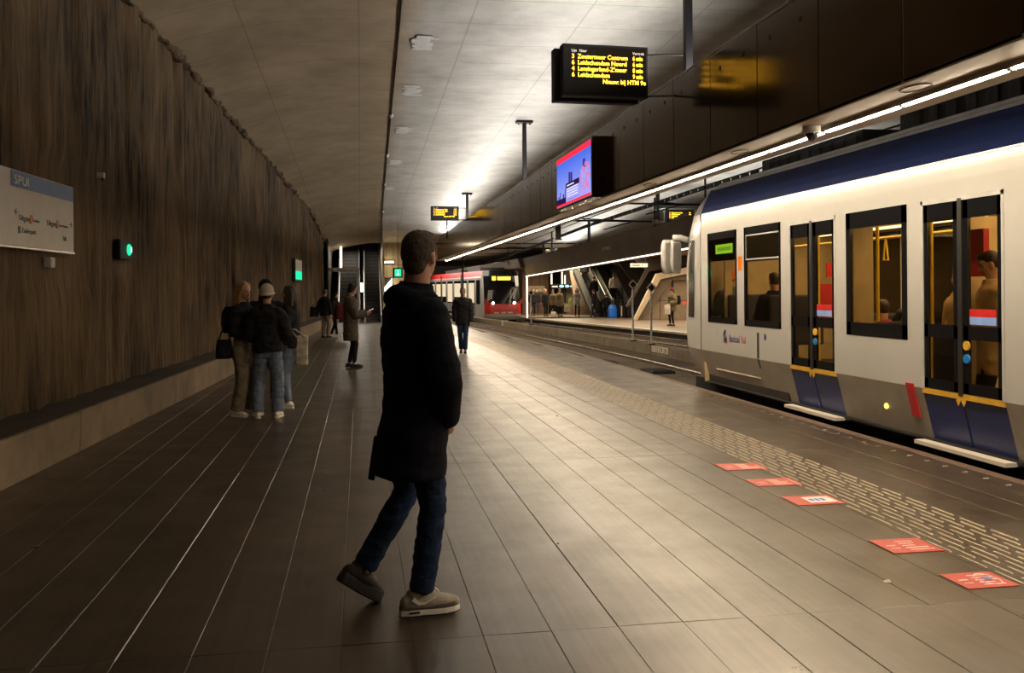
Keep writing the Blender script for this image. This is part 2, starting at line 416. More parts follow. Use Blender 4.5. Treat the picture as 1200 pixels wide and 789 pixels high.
def rail(label, fx, z, group='tram rails', ya=-4, yb=70):
    mb = MB()
    pts = [(fx(y), y, z) for y in range(ya, yb+1, 2)]
    for (a, b) in zip(pts[:-1], pts[1:]):
        for (w, z0, z1) in ((.035, 0, .03), (.012, -.07, 0), (.06, -.1, -.07)):
            mb.hexa([(a[0]-w, a[1], z+z0), (a[0]+w, a[1], z+z0), (b[0]+w, b[1], z+z0), (b[0]-w, b[1], z+z0), (a[0]-w, a[1], z+z1), (a[0]+w, a[1], z+z1), (b[0]+w, b[1], z+z1), (b[0]-w, b[1], z+z1)])
    tag(mb.build('rail', M_rail), label, 'rail', group)
rail('steel rail hidden along the near platform edge', lambda y: 6.03+bend(y), -.32)
rail('bright steel rail in front of the low concrete wall, nearest one in sight', lambda y: 7.45+bend(y), -.32)
fc = lambda y: opp_x(y)-1.42
rail('steel rail just behind the low concrete wall', lambda y: fc(y)-.72, -.32, yb=52)
rail('steel rail under the far platform edge', lambda y: fc(y)+.72, -.32, yb=52)
# low wall between tracks
def kerb_x(y): return 8.3+bend(y)*.9
mb = MB()
for a in range(-4, 62, 2):
    b = a+1.985
    mb.hexa([(kerb_x(a), a, -.5), (kerb_x(a)+.35, a, -.5), (kerb_x(b)+.35, b, -.5), (kerb_x(b), b, -.5), (kerb_x(a), a, -.02), (kerb_x(a)+.35, a, -.02), (kerb_x(b)+.35, b, -.02), (kerb_x(b), b, -.02)])
kerb = structure(mb.build('trim_2', M_kerb, bevel=.01))
mb = MB()
for a in range(-4, 62, 2):
    b = a+2
    mb.hexa([(kerb_x(a)-.5, a, -.5), (kerb_x(a)-.0, a, -.5), (kerb_x(b)-.0, b, -.5), (kerb_x(b)-.5, b, -.5), (kerb_x(a)-.45, a, -.34), (kerb_x(a)-.0, a, -.30), (kerb_x(b)-.0, b, -.30), (kerb_x(b)-.45, b, -.34)])
structure(mb.build('trim_3', M_bed))

# dark drain boxes in the recess of the near track
for i, (x, y, lb) in enumerate([(6.0, 23.0, 'black drain box in the recess beside the near platform, farther one'), (6.55, 20.2, 'black drain box in the near track bed, nearer one')]):
    mb = MB(); mb.box(x, x+.55, y, y+.9, -.36, -.30); mb.box(x+.05, x+.5, y+.06, y+.84, -.30, -.285)
    t = thing('drain_box', lb, 'drain', (x, y, -.36)); mb.build('body', M_rubber, t, world=True)
    mb = MB()
    for k in range(6): mb.box(x+.05, x+.5, y+.1+.12*k, y+.14+.12*k, -.285, -.275)
    mb.build('grate', M_dark, t, world=True)

# ceiling
mb = MB(); NX = 34; ys = [-6+1.0*i for i in range(57)]
def cz(X, Y):
    d = X-wall_x(Y)
    return ceil_z(Y)-.55*max(0, 1-d/3.2)**2.2+.012*noise.noise(Vector((X*1.5, Y*1.2, 0)))
for Y in ys:
    for i in range(NX+1):
        X = wall_x(Y)-.2+(18-wall_x(Y))*((i/NX)**1.3)
        mb.v.append((X, Y, cz(X, Y)))
for j in range(len(ys)-1):
    for i in range(NX):
        a = j*(NX+1)+i; mb.f.append((a, a+NX+1, a+NX+2, a+1))
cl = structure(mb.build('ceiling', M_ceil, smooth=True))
mb = MB(); mb.box(-4, 19, 49.9, 50.3, 4.15, 7)
structure(mb.build('ceiling_header', M_ceil, cl))
mb = MB(); mb.box(2.45, 19, 50.3, 90, 3.9, 4.1)
structure(mb.build('ceiling_far', M_opp, cl))
# pale patches brushed on the ceiling beside the cable
mb = MB()
for k, Y in enumerate([10.3, 13.3, 16.6, 20.2, 24.6, 29.8, 36.]):
    for s_ in range(9):
        xa = 1.02+random.uniform(-.07, .04); L_ = random.uniform(.28, .42); yy = Y+s_*.10
        z = ceil_z(yy)-.022
        mb.box(xa, xa+L_, yy, yy+.105, z, z+.004)
structure(mb.build('ceiling_patch', mat('patch_paint', (.62, .60, .56), .7), cl))

# left wall, hammered concrete with deep vertical flutes
mb = MB()
NY, NZ = 900, 48; Y0, Y1 = -2., 50.3
for j in range(NY+1):
    Y = Y0+(Y1-Y0)*(j/NY)
    zt = cz(wall_x(Y)+.02, Y)+.05
    for k in range(NZ+1):
        z = .30+(zt-.30)*k/NZ
        p = Vector((Y*2.6, z*.28, 3.1)); q = Vector((Y*7., z*.6, 9.)); r_ = Vector((Y*.7, z*.12, 1.))
        d = .09*noise.noise(p)+.05*noise.noise(q)+.05*noise.noise(r_)+.022*noise.noise(Vector((Y*13, z*1.6, 4)))
        d -= .16*max(0, noise.noise(Vector((Y*4.2, z*.2, 20)))-.2)
        for (ya_, yb_, za_, zb_) in ((6.9, 11.7, 1.8, 3.0), (12.7, 13.8, 1.95, 2.5), (12.3, 12.55, 3.0, 3.2), (32.8, 35.8, 1.8, 2.9)):
            q_ = smoothstep(ya_-.5, ya_, Y)*(1-smoothstep(yb_, yb_+.5, Y))*smoothstep(za_-.3, za_, z)*(1-smoothstep(zb_, zb_+.3, z))
            d = d*(1-q_)+q_*(-.03+d*.12)
        mb.v.append((wall_x(Y)+d, Y, z))
for j in range(NY):
    for k in range(NZ):
        a = j*(NZ+1)+k; mb.f.append((a, a+NZ+1, a+NZ+2, a+1))
wl = structure(mb.build('wall_left', M_wall, smooth=True))
mb = MB()
for j in range(260):   # ragged plaster lip where the wall meets the ceiling
    Y = -1.5+j*.2; z = cz(wall_x(Y), Y)
    n_ = noise.noise(Vector((Y*1.3, 0, 0))); n2_ = noise.noise(Vector((Y*3.7, 5, 0)))
    mb.ell((wall_x(Y)+.01, Y, z-.02+.05*n2_), (max(.04, .07+.13*n_), .34, .04+.05*abs(n_)), nu=8, nv=5)
structure(mb.vox('wall_ragged_lip', M_wall, .03, wl, 1, rough=.09, rs=3.2, stretch=(1, 1, 1)))
# ledge along the wall
def led(Y): return -2.899+.044*(Y-8.06)
mb = MB(); mt = MB()
Y = -2.
while Y < 49:
    a, b = Y, Y+3.985
    mb.hexa([(wall_x(a)-.1, a, -.1), (led(a)-.02, a, -.1), (led(b)-.02, b, -.1), (wall_x(b)-.1, b, -.1), (wall_x(a)-.1, a, .405), (led(a), a, .405), (led(b), b, .405), (wall_x(b)-.1, b, .405)])
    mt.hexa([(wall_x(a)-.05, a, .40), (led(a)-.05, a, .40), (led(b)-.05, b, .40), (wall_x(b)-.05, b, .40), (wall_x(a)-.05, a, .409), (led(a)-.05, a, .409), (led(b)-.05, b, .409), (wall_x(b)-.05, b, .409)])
    Y += 4
bs_ = structure(mb.build('baseboard_left', M_bench, bevel=.012))
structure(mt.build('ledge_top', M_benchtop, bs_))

# ------------------------------------------------------------------ near fascia with its strip light
FX = 4.1
fas = thing('light_beam', 'long bronze-clad beam hanging over the near platform with a white light line beneath', 'beam', (FX, 0, 3.16))
yA, yB = -3.0, 49.4
mb = MB(); mb.box(FX+.02, FX+.72, yA, yB, 3.19, 4.30); mb.build('core', M_dark, fas, world=True)
seam0 = 1.257
y = seam0-1.3*3; n_ = 0
while y < yB:
    a, b = max(yA, y), min(yB, y+1.3)
    mb = MB(); mb.box(FX, FX+.02, a+.003, b-.003, 3.16, 4.34); mb.box(FX, FX+.14, a+.003, b-.003, 4.34, 4.38)
    o = mb.build('cladding_panel', M_bronze, fas, world=True, bevel=.008, bseg=3)
    y += 1.3
mb = MB(); y = .95
while y < yB:
    mb.tube([(FX-.004, y, 4.13), (FX+.03, y, 4.13)], .028, 12); y += .65
mb.build('vent_hole', M_rubber, fas, world=True)['kind'] = 'stuff'
mb = MB(); mb.box(FX+.0, FX+.73, yA, yB, 3.155, 3.19); mb.box(FX+.70, FX+.73, yA, yB, 3.17, 3.5)
mb.build('soffit', M_soffit, fas, world=True)
y = .56; k = 0
while y < 48:
    mb = MB(); mb.add([(4.430, y+.03, 3.108), (4.430, y+1.26, 3.108), (4.490, y+1.26, 3.108), (4.490, y+.03, 3.108)], [(0, 1, 2, 3)])
    mb.build('light_tube', E_strip, fas, world=True)
    y += 1.292
mb = MB(); mb.box(4.425, 4.495, .56, 48, 3.112, 3.156); mb.build('tube_channel', M_lightgrey, fas, world=True)
y = .56; mb = MB()
while y < 48:
    mb.box(4.44, 4.48, y-.025, y+.025, 3.10, 3.16); y += 1.292
mb.build('tube_holder', M_lightgrey, fas, world=True)
mb = MB()
for yy in (6.55, 9.9, 13.2, 16.6): 
    for k in range(20):
        a0, a1 = 2*PI*k/20, 2*PI*(k+1)/20
        mb.tube([(4.27+.09*math.cos(a0), yy+.16*math.sin(a0), 3.152), (4.27+.09*math.cos(a1), yy+.16*math.sin(a1), 3.152)], .006, 5)
mb.build('soffit_ring', M_dark, fas, world=True)
# asymmetric uplights lying on the beam
y = -2.
while y < 46:
    mb = MB(); L_ = 1.9
    mb.hexa([(4.40, y, 4.30), (4.56, y, 4.30), (4.56, y+L_, 4.32), (4.40, y+L_, 4.32), (4.40, y, 4.34), (4.54, y, 4.46), (4.54, y+L_, 4.46), (4.40, y+L_, 4.34)])
    u = mb.build('uplight', M_dark, fas, world=True)
    mb = MB()
    mb.add([(4.40, y+.02, 4.345), (4.538, y+.02, 4.465), (4.538, y+L_-.02, 4.465), (4.40, y+L_-.02, 4.345)], [(0, 1, 2, 3)])
    mb.build('uplight_lens', E_up, u, world=False).parent = u
    u.children[0].data.transform(root_matrix(fas).inverted())
    y += 2.6

# suspension posts with ceiling plates, carrying the departure boards
def post(x, Y, lb, ztop, zb=4.3, w=.05, pw=.42, group='posts holding the near light beam'):
    t = thing('hanger_post', lb, 'post', (x, Y, zb), 0, group)
    mb = MB(); mb.box(x-w, x+w, Y-w, Y+w, zb, ztop-.04); mb.build('pole', M_black, t, world=True, bevel=.006)
    mb = MB(); mb.box(x-pw/2, x+pw/2, Y-.12, Y+.12, ztop-.06, ztop)
    mb.build('ceiling_plate', M_black, t, world=True)
    for sx in (-.15, .15):
        mb = MB(); mb.tube([(x+sx, Y, ztop-.1), (x+sx, Y, ztop-.06)], .018, 8); mb.build('bolt', M_black, t, world=True)
post(4.29, 11.6, 'black post above the big departure board, nearest of the posts', 6.36)
post(4.25, 23.6, 'black T-shaped post behind the video screen, with its ceiling plate in sight', 5.985)
post(4.36, 37.6, 'small black T-shaped post beside the distant departure board', 5.56)

def display(name, label, x0, x1, Y, z0, z1, rows, arm_to=None, thick=.16, hdr=True, size=None, rt=.0, stem=None, back=True):
    t = thing(name, label, 'departure board', ((x0+x1)/2, Y, z0), 0)
    ca = Vector((math.cos(rt), math.sin(rt), 0)); nrm = Vector((math.sin(rt), -math.cos(rt), 0))
    o = Vector((x0, Y, 0)); w = x1-x0; h = z1-z0
    def P(u, d, z): q = o+ca*u-nrm*d; return (q.x, q.y, z)
    mb = MB(); mb.hexa([P(0, 0, z0), P(w, 0, z0), P(w, thick, z0), P(0, thick, z0), P(0, 0, z1), P(w, 0, z1), P(w, thick, z1), P(0, thick, z1)])
    mb.build('case', M_black, t, world=True, bevel=.008)
    e = .045*h
    mb = MB(); mb.hexa([P(e, -.004, z0+e), P(w-e, -.004, z0+e), P(w-e, .0, z0+e), P(e, .0, z0+e), P(e, -.004, z1-e), P(w-e, -.004, z1-e), P(w-e, 0, z1-e), P(e, 0, z1-e)])
    mb.build('display_face', mat('display_glass', (.012, .007, .003), .15), t, world=True)
    if hdr:
        text('header', 'Lijn', h*.075, E_whiteled, P(w*.1, -.006, z1-h*.155), ca, (0, 0, 1), t); text('header', 'Naar', h*.075, E_whiteled, P(w*.19, -.006, z1-h*.155), ca, (0, 0, 1), t)
        text('header', 'Vertrek', h*.075, E_whiteled, P(w*.815, -.006, z1-h*.165), ca, (0, 0, 1), t)
    n = len(rows); pitch = h*.118
    for i, (num, dest, tm) in enumerate(rows):
        z = z1-h*.28-pitch*i; s_ = h*.122
        if num: text('display_text', num, s_, E_amber, P(w*.10, -.006, z), ca, (0, 0, 1), t, bold=.0006)
        if dest: text('display_text', dest, s_, E_amber, P(w*(.17 if num else .46), -.006, z), ca, (0, 0, 1), t, sx=.93, bold=.0006)
        if tm: text('display_text', tm, s_, E_amber, P(w*.815, -.006, z), ca, (0, 0, 1), t, sx=.75, bold=.0006)
    if back:   # second board behind
        mb = MB(); d = thick+.05; mb.hexa([P(-.05*w, d, z0-.05*h), P(w*.95, d, z0-.05*h), P(w*.95, d+thick, z0-.05*h), P(-.05*w, d+thick, z0-.05*h), P(-.05*w, d, z1-.02*h), P(w*.95, d, z1-.02*h), P(w*.95, d+thick, z1-.02*h), P(-.05*w, d+thick, z1-.02*h)])
        mb.build('rear_case', M_black, t, world=True, bevel=.008)
    if arm_to:
        for z, xe in ((z1-.12*h, arm_to[0]), (z0+.06*h, min(arm_to[0], FX-.002) if z0+.06*h < 4.36 else arm_to[0])): 
            mb = MB(); mb.tube([P(w-.02, thick*.6, z), (xe, arm_to[1], z)], .014, 8); mb.build('bracket_arm', M_dark, t, world=True)
    if stem:
        mb = MB(); mb.tube([P(w*.58, thick/2, z0), P(w*.58, thick/2, z0-stem)], .03, 8); mb.build('stem', M_black, t, world=True)
    return t
rows = [('3', 'Zoetermeer Centrum', '6 min'), ('6', 'Leidschendam Noord', '6 min'), ('4', "Lansingerland-Z'meer", '8 min'), ('6', 'Leidschendam', '9 min'), ('', 'Nieuw: bij HTM 9e', "")]
display('departure_board', 'large hanging departure board with amber lines of text, nearest over the platform', 2.60, 3.76, 11.6, 4.11, 4.78, rows, arm_to=(4.27, 11.65), rt=.05)
display('departure_board', 'small distant departure board left of the bronze beam', 2.87, 4.02, 37.6, 4.43, 5.02, [('3', 'Zoetermeer Cent', '2 min'), ('6', 'Leidschendam No', '4 min'), ('4', 'Lansingerland-', '6 min'), ('6', 'Leidschendam', '8 min'), ('', 'Nieuw: bij HTM', "")], arm_to=(4.36, 37.65), back=False, stem=.75)

# video screen on the beam
scr = thing('video_screen', 'bright video screen showing a city skyline, fixed to the bronze beam', 'screen', (FX-.2, 16.6, 3.2))
sx_, ya, yb, za, zb = FX-.20, 15.2, 18.05, 3.16, 4.21
mb = MB(); mb.box(sx_+.01, FX-.002, ya, yb, za, zb); mb.build('case', M_bronze, scr, world=True, bevel=.01)
mb = MB(); mb.box(sx_-.004, sx_+.012, ya+.0, yb, za, zb); mb.build('bezel', M_glossblack, scr, world=True)
def scr_mat():
    m = bpy.data.materials.new('screen_sky'); m.use_nodes = True; nt = m.node_tree; nt.nodes.clear(); N = nt.nodes.new; L = nt.links.new
    o = N('ShaderNodeOutputMaterial'); e = N('ShaderNodeEmission'); tc = N('ShaderNodeTexCoord'); sp = N('ShaderNodeSeparateXYZ'); L(tc.outputs['Generated'], sp.inputs[0])
    cr = N('ShaderNodeValToRGB'); cr.color_ramp.elements[0].color = (.35, .40, .95, 1); cr.color_ramp.elements[1].color = (.03, .12, .75, 1)
    L(sp.outputs['Z'], cr.inputs[0]); L(cr.outputs[0], e.inputs[0]); e.inputs[1].default_value = 1.1; L(e.outputs[0], o.inputs[0]); return m
mb = MB(); mb.box(sx_-.008, sx_-.004, ya+.06, yb-.06, za+.05, zb-.05); mb.build('screen_picture', scr_mat(), scr, world=True)
def SP(name, m, u0, u1, v0, v1, lay=1):   # u from far (left) to near (right), v up
    yy = lambda u: yb-.06-u*(yb-ya-.12); zz = lambda v: za+.05+v*(zb-za-.1)
    mb = MB(); mb.box(sx_-.008-.002*lay-.001, sx_-.008-.002*lay+.001, yy(u1), yy(u0), zz(v0), zz(v1)); return mb
E_sred = emis('screen_red', (.95, .03, .06), 1.2); E_spurp = emis('screen_tower', (.05, .03, .22), 1.); E_spink = emis('screen_pink', (.85, .25, .55), .9)
E_sviolet = emis('screen_violet', (.42, .38, .95), 1.0); E_swhite = emis('screen_white', (.75, .75, 1), 1.2); E_sdark = emis('screen_dark', (.03, .01, .05), 1.)
SP('a', None, 0, 1, .89, 1).build('red_banner', E_sred, scr, world=True)
mb = MB()
for (u, w, v) in ((.05, .03, .22), (.1, .02, .3), (.2, .04, .24), (.27, .03, .33), (.33, .03, .41), (.385, .05, .62), (.445, .05, .60), (.5, .03, .33), (.56, .04, .30), (.62, .03, .36), (.66, .02, .3)):
    b = SP('a', None, u, u+w, .08, v, 1); mb.add(b.v, b.f)
mb.build('skyline', E_spurp, scr, world=True)
mb = MB()
for i in range(46):
    u = random.uniform(.72, .97); v = random.uniform(.12, .62); b = SP('a', None, u, u+.025, v, v+random.uniform(.02, .07), 3); mb.add(b.v, b.f)
mb.build('tower_lights', E_spink, scr, world=True)
SP('a', None, .74, .98, .06, .55, 2).build('glass_tower', E_sviolet, scr, world=True)
SP('a', None, .80, .86, .5, .72, 2).build('glass_tower', E_spurp, scr, world=True)
SP('a', None, 0, .3, .04, .16, 2).build('quay', E_sdark, scr, world=True)
SP('a', None, .3, .70, .09, .40, 2).build('text_box', E_sviolet, scr, world=True)
SP('a', None, .3, .70, .32, .42, 3).build('text_box_title', E_sdark, scr, world=True)
mb = MB()
for v in (.14, .19, .24, .29): b = SP('a', None, .34, .66, v, v+.018, 4); mb.add(b.v, b.f)
b = SP('a', None, .34, .55, .355, .38, 4); mb.add(b.v, b.f)
mb.build('text_line', E_swhite, scr, world=True)
SP('a', None, 0, 1, 0, .05, 2).build('red_footer', E_sred, scr, world=True)

# camera dome on the soffit
t = thing('dome_camera', 'white dome security camera under the light line', 'camera', (4.30, 8.28, 3.155))
mb = MB(); mb.tube([(4.30, 8.28, 3.175), (4.30, 8.28, 3.09)], [.085, .085], 20); mb.build('housing', M_lightgrey, t, world=True, smooth=False)
mb = MB(); mb.ell((4.30, 8.28, 3.09), (.06, .06, .075)); mb.build('dome', M_glossblack, t, world=True, smooth=True)

# cable with sensors on the ceiling
t = thing('ceiling_cable', 'thin black cable with small sensors running along the ceiling', 'cable', (.68, 4, 6.4))
mb = MB(); pts = []
for Y in range(2, 51, 1): 
    X = .66+.0125*(Y-12); pts.append((X, Y, cz(X, Y)-.018))
mb.tube(pts, .015, 6); mb.build('cable', M_rubber, t, world=True)
for Y in (23.2, 28.9, 35.2, 42.):
    X = .66+.0125*(Y-12); z = cz(X, Y)-.0
    mb = MB(); mb.tube([(X, Y, z), (X, Y, z-.05), (X, Y, z-.09)], [.06, .055, .03], 12); mb.tube([(X-.14, Y, z-.01), (X+.05, Y, z-.01)], .012, 6); mb.build('sensor', M_lightgrey, t, world=True)

# ------------------------------------------------------------------ left wall fittings
def wallframe(Y): return Vector((wall_x(Y)+.012, Y, 0)), Vector((.044, 1, 0)).normalized()
def wall_sign(label, Ya, Yb, z0, z1, name='station_sign'):
    t = thing(name, label, 'sign', tuple(wallframe((Ya+Yb)/2)[0]+Vector((0, 0, z0))))
    return t
st = wall_sign('white station name sign with a blue band and exit arrows on the rough wall', 8.0, 11.30, 2.07, 2.83)
def WP(Y, off, z): return (wall_x(Y)+.012+off, Y, z)
def wbox(ya, yb, z0, z1, o0, o1):
    mb = MB(); mb.hexa([WP(ya, o0, z0), WP(ya, o1, z0), WP(yb, o1, z0), WP(yb, o0, z0), WP(ya, o0, z1), WP(ya, o1, z1), WP(yb, o1, z1), WP(yb, o0, z1)]); return mb
wbox(7.2, 11.30, 2.08, 2.83, 0, .035).build('panel', M_signw, st, world=True, bevel=.01)
wbox(9.58, 11.28, 2.66, 2.82, .036, .040).build('blue_band', M_signb, st, world=True)
wbox(7.2, 11.30, 2.06, 2.08, 0, .045).build('lower_rim', M_steel, st, world=True)
mb = MB()
for Y in (7.8, 10.6): mb.tube([WP(Y, -.12, 2.45), WP(Y, .0, 2.45)], .02, 8)
mb.build('wall_bracket', M_dark, st, world=True)
U = Vector((.044, 1, 0)).normalized()
text('sign_text', 'SPUI', .13, mat('sign_text_white', (.8, .78, .72), .4), WP(9.64, .042, 2.69), U, (0, 0, 1), st, sx=1.5)
for (s_, Y, z, sz) in (('\u2190', 9.65, 2.385, .1), ('Uitgang', 9.76, 2.34, .085), ('Kerkplein', 10.12, 2.35, .035), ('Zuiderpark', 9.82, 2.22, .07), ('Uitgang', 10.48, 2.34, .085), ('Grote Marktstraat', 10.84, 2.35, .032), ('\u2192', 11.14, 2.36, .1), ('Lift', 10.95, 2.2, .07)):
    text('sign_text', s_, sz, M_print, WP(Y, .0375, z), U, (0, 0, 1), st, sx=1.15)
for Y in (10.07, 10.79):
    mb = MB(); mb.tube([WP(Y, .035, 2.37), WP(Y, .041, 2.37)], .045, 14); mb.build('exit_mark', mat('orange_mark', (.6, .25, .03), .5), st, world=True)
wbox(9.74, 9.79, 2.21, 2.28, .036, .040).build('tram_mark', M_print, st, world=True)

t = thing('wall_box', 'small pale box on the wall below the station sign', 'box', WP(10.65, 0, 1.9))
wbox(10.56, 10.68, 1.89, 2.0, -.03, .05).build('box', M_lightgrey, t, world=True, bevel=.008)
wbox(10.59, 10.65, 1.92, 1.97, .05, .054).build('lid', M_signw, t, world=True)
t = thing('wall_hook', 'tiny pale fitting on the wall between station sign and green light', 'fitting', WP(12.4, 0, 3.08))
wbox(12.38, 12.44, 3.07, 3.14, -.06, .04).build('plate', M_signw, t, world=True, bevel=.006)
wbox(12.40, 12.42, 3.04, 3.07, .0, .03).build('hook', M_dark, t, world=True)
t = thing('emergency_light', 'small black box with a green lamp on the rough wall', 'light', WP(13.2, 0, 2.08))
wbox(12.98, 13.48, 2.06, 2.33, -.02, .06).build('housing', M_black, t, world=True, bevel=.015)
mb = MB(); mb.ell(WP(13.36, .065, 2.2), (.03, .10, .08)); mb.build('lamp', E_green, t, world=True, smooth=True)
mb = MB(); mb.ell(WP(13.36, .09, 2.2), (.012, .04, .045)); mb.build('lamp_core', E_greenw, t, world=True, smooth=True)
t = thing('exit_sign', 'narrow lit sign with a green exit symbol high on the left wall', 'sign', WP(34., 0, 1.95))
wbox(33.2, 35.4, 1.95, 2.76, -.05, .08).build('case', M_dark, t, world=True, bevel=.02)
wbox(33.3, 35.3, 2.33, 2.72, .081, .086).build('face', M_signw, t, world=True)
wbox(33.3, 35.3, 2.02, 2.32, .081, .086).build('green_face', E_green, t, world=True)
# ------------------------------------------------------------------ end wall with escalators
mb = MB()
mb.box(-1.6, -1.52, 46, 58, 0, 7); mb.box(-1.7, 1.15, 57, 57.4, 0, 7.5)
structure(mb.build('wall_back', mat('dark_panel', (.035, .028, .02), .6)))
mb = MB(); mb.box(1.12, 1.2, 46, 58, 0, 7)
mb.box(1.2, 2.6, 51.5, 51.7, 0, 4.2)
ew = structure(mb.build('wall_end', M_cream))
mb = MB()
for X in (1.45, 1.8, 2.15): mb.box(X, X+.015, 51.49, 51.5, 1.5, 4.2)
mb.box(1.2, 2.6, 51.49, 51.5, 3.0, 3.02)
structure(mb.build('panel_joint', M_dark, ew))
def escalator(label, xa, xb, Y, z0, ang=30, top=6.5, flip=1, mats=None, skirt=None):
    t = thing('escalator', label, 'escalator', ((xa+xb)/2, Y, z0))
    tn = math.tan(rad(ang)); run = (top-z0)/tn
    mb = MB(); st_ = .2; n = int((top-z0)/st_)
    d = st_/tn
    for i in range(n):
        mb.box(xa+.09, xb-.09, Y+.8+i*d, Y+.8+(i+1.1)*d, z0+i*st_-.1, z0+(i+1)*st_-.02)
    mb.box(xa+.09, xb-.09, Y, Y+.8, z0-.1, z0+.01)
    mb.build('steps', M_step, t, world=True)
    mb = MB()
    for i in range(n): mb.box(xa+.1, xb-.1, Y+.79+i*d, Y+.8+i*d, z0+(i+1)*st_-.045, z0+(i+1)*st_-.018)
    mb.build('step_edge', mat('step_edge', (.10, .085, .07), .5, .3), t, world=True)
    for sx in (xa, xb-.07):
        Yt = Y+.8+run
        mb = MB(); mb.prism([(Y, z0), (Y+.8, z0), (Yt, top), (Yt, top+.3), (Y+.75, z0+.32), (Y, z0+.32)], .09, 'x', sx-.01)
        mb.build('skirt', skirt or M_steel, t, world=True)
        mb = MB(); mb.prism([(Y+.05, z0+.32), (Y+.75, z0+.32), (Yt, top+.3), (Yt, top+.9), (Y+.68, z0+.9), (Y+.1, z0+.88)], .02, 'x', sx+.03)
        mb.build('balustrade', (mats or M_steel), t, world=True)
        mb = MB(); mb.tube([(sx+.04, Y+.1, z0+.5), (sx+.04, Y-.05, z0+.65), (sx+.04, Y-.02, z0+.85), (sx+.04, Y+.15, z0+.93), (sx+.04, Y+.7, z0+.95), (sx+.04, Yt, top+.97)], .035, 8)
        mb.build('handrail', M_rubber, t, world=True)
    return t
escalator('narrow bright-sided escalator against the left end wall', -1.15, -.02, 46.2, 0)
escalator('dark-stepped escalator between steel sides, right one of the end wall pair', .2, 1.1, 46.0, 0)
mb = MB(); mb.box(-1.5, -.1, 45.6, 45.75, 2.52, 2.72)
t = thing('height_bar', 'pale horizontal bar across the left escalator opening', 'bar', (-.8, 45.6, 2.52)); mb.build('beam', M_lightgrey, t, world=True, bevel=.01)
mb = MB(); mb.box(-.14, -.04, 45.6, 45.72, 0, 2.72); mb.build('upright', M_steel, t, world=True)
# lamps in the escalator shaft
for (x, Y, z, lb) in ((-.98, 49.2, 3.35, 'tall glowing light panel beside the left escalator'), (.08, 47.4, 1.75, 'small glowing lamp between the two end-wall escalators')):
    t = thing('shaft_light', lb, 'light', (x, Y, z))
    h_ = 1.3 if x < -.5 else .45
    mb = MB(); mb.box(x-.05, x+.05, Y, Y+.05, z-h_/2, z+h_/2); mb.build('lens', E_spot, t, world=True)
    mb = MB(); mb.box(x-.07, x+.07, Y+.05, Y+.1, z-h_/2-.03, z+h_/2+.03); mb.build('case', M_dark, t, world=True)
t = thing('exit_sign', 'green exit sign hanging beside the distant escalators', 'sign', (1.75, 43.9, 2.2))
mb = MB(); mb.box(1.55, 2.0, 44, 44.1, 2.19, 2.66); mb.build('case', M_black, t, world=True, bevel=.02)
mb = MB(); mb.box(1.62, 1.93, 43.985, 44, 2.25, 2.60); mb.build('face', E_green, t, world=True)
mb = MB(); mb.box(1.70, 1.84, 43.978, 43.985, 2.32, 2.36); mb.box(1.76, 1.80, 43.978, 43.985, 2.36, 2.54); mb.build('symbol', E_greenw, t, world=True)
mb = MB(); mb.tube([(1.78, 44.05, 2.66), (1.78, 44.05, 4.8)], .015, 6); mb.build('hanger', M_dark, t, world=True)
t = thing('wall_lamp', 'glowing horizontal lamp on the cream end wall', 'light', (1.6, 51.4, 3.15))
mb = MB(); mb.box(1.35, 1.85, 51.3, 51.45, 3.1, 3.2); mb.build('lens', E_spot, t, world=True)
mb = MB(); mb.box(1.3, 1.9, 51.42, 51.49, 3.05, 3.25); mb.build('case', M_dark, t, world=True)
t = thing('wall_lamp', 'glowing low lamp on the cream end wall, half behind the walking man', 'light', (1.5, 51.4, 1.7))
mb = MB(); mb.hexa([(1.3, 51.3, 1.5), (1.75, 51.3, 1.9), (1.75, 51.45, 1.9), (1.3, 51.45, 1.5), (1.3, 51.3, 1.7), (1.75, 51.3, 2.25), (1.75, 51.45, 2.25), (1.3, 51.45, 1.7)]); mb.build('lens', E_spot, t, world=True)
mb = MB(); mb.box(1.25, 1.8, 51.45, 51.5, 1.45, 2.3); mb.build('case', M_dark, t, world=True)

# ------------------------------------------------------------------ floor stickers
def sticker(label, x0, x1, y0, y1, kind):
    t = thing('floor_sticker', label, 'sticker', ((x0+x1)/2, (y0+y1)/2, 0), 0, None)
    mb = MB(); mb.box(x0, x1, y0, y1, .001, .005); mb.build('sheet', M_sticker, t, world=True)
    mb = MB(); w = x1-x0; h = y1-y0
    if kind != 'label':
        for k in range(5): mb.box(x0+w*.42, x0+w*(.62+.28*random.random()), y0+h*(.16+.15*k), y0+h*(.16+.15*k)+.012, .005, .0065)
        for k in range(2): mb.box(x0+w*.12, x0+w*.30, y0+h*(.3+.2*k), y0+h*(.3+.2*k)+.012, .005, .0065)
        mb.build('print', M_stickw, t, world=True)
    else:
        mb.box(x0+w*.35, x0+w*.9, y0+h*.2, y0+h*.8, .005, .0065); mb.build('label', mat('label_white', (.8, .7, .62), .5), t, world=True)
        mb = MB()
        for k in range(3): mb.box(x0+w*(.42+.12*k), x0+w*(.50+.12*k), y0+h*.35, y0+h*.6, .0065, .0075)
        mb.build('print', M_stickb, t, world=True)
    if kind == 'ring':
        mb = MB()
        cx, cy = x0+w*.68, y0+h*.5
        for k in range(18):
            a0, a1 = 2*PI*k/18, 2*PI*(k+1)/18
            mb.tube([(cx+.06*math.cos(a0), cy+.09*math.sin(a0), .006), (cx+.06*math.cos(a1), cy+.09*math.sin(a1), .006)], .004, 4)
        mb.build('ring', M_stickw, t, world=True)
        mb = MB(); mb.box(cx-.02, cx+.02, cy-.02, cy+.03, .0065, .008); mb.build('figure', M_stickb, t, world=True)
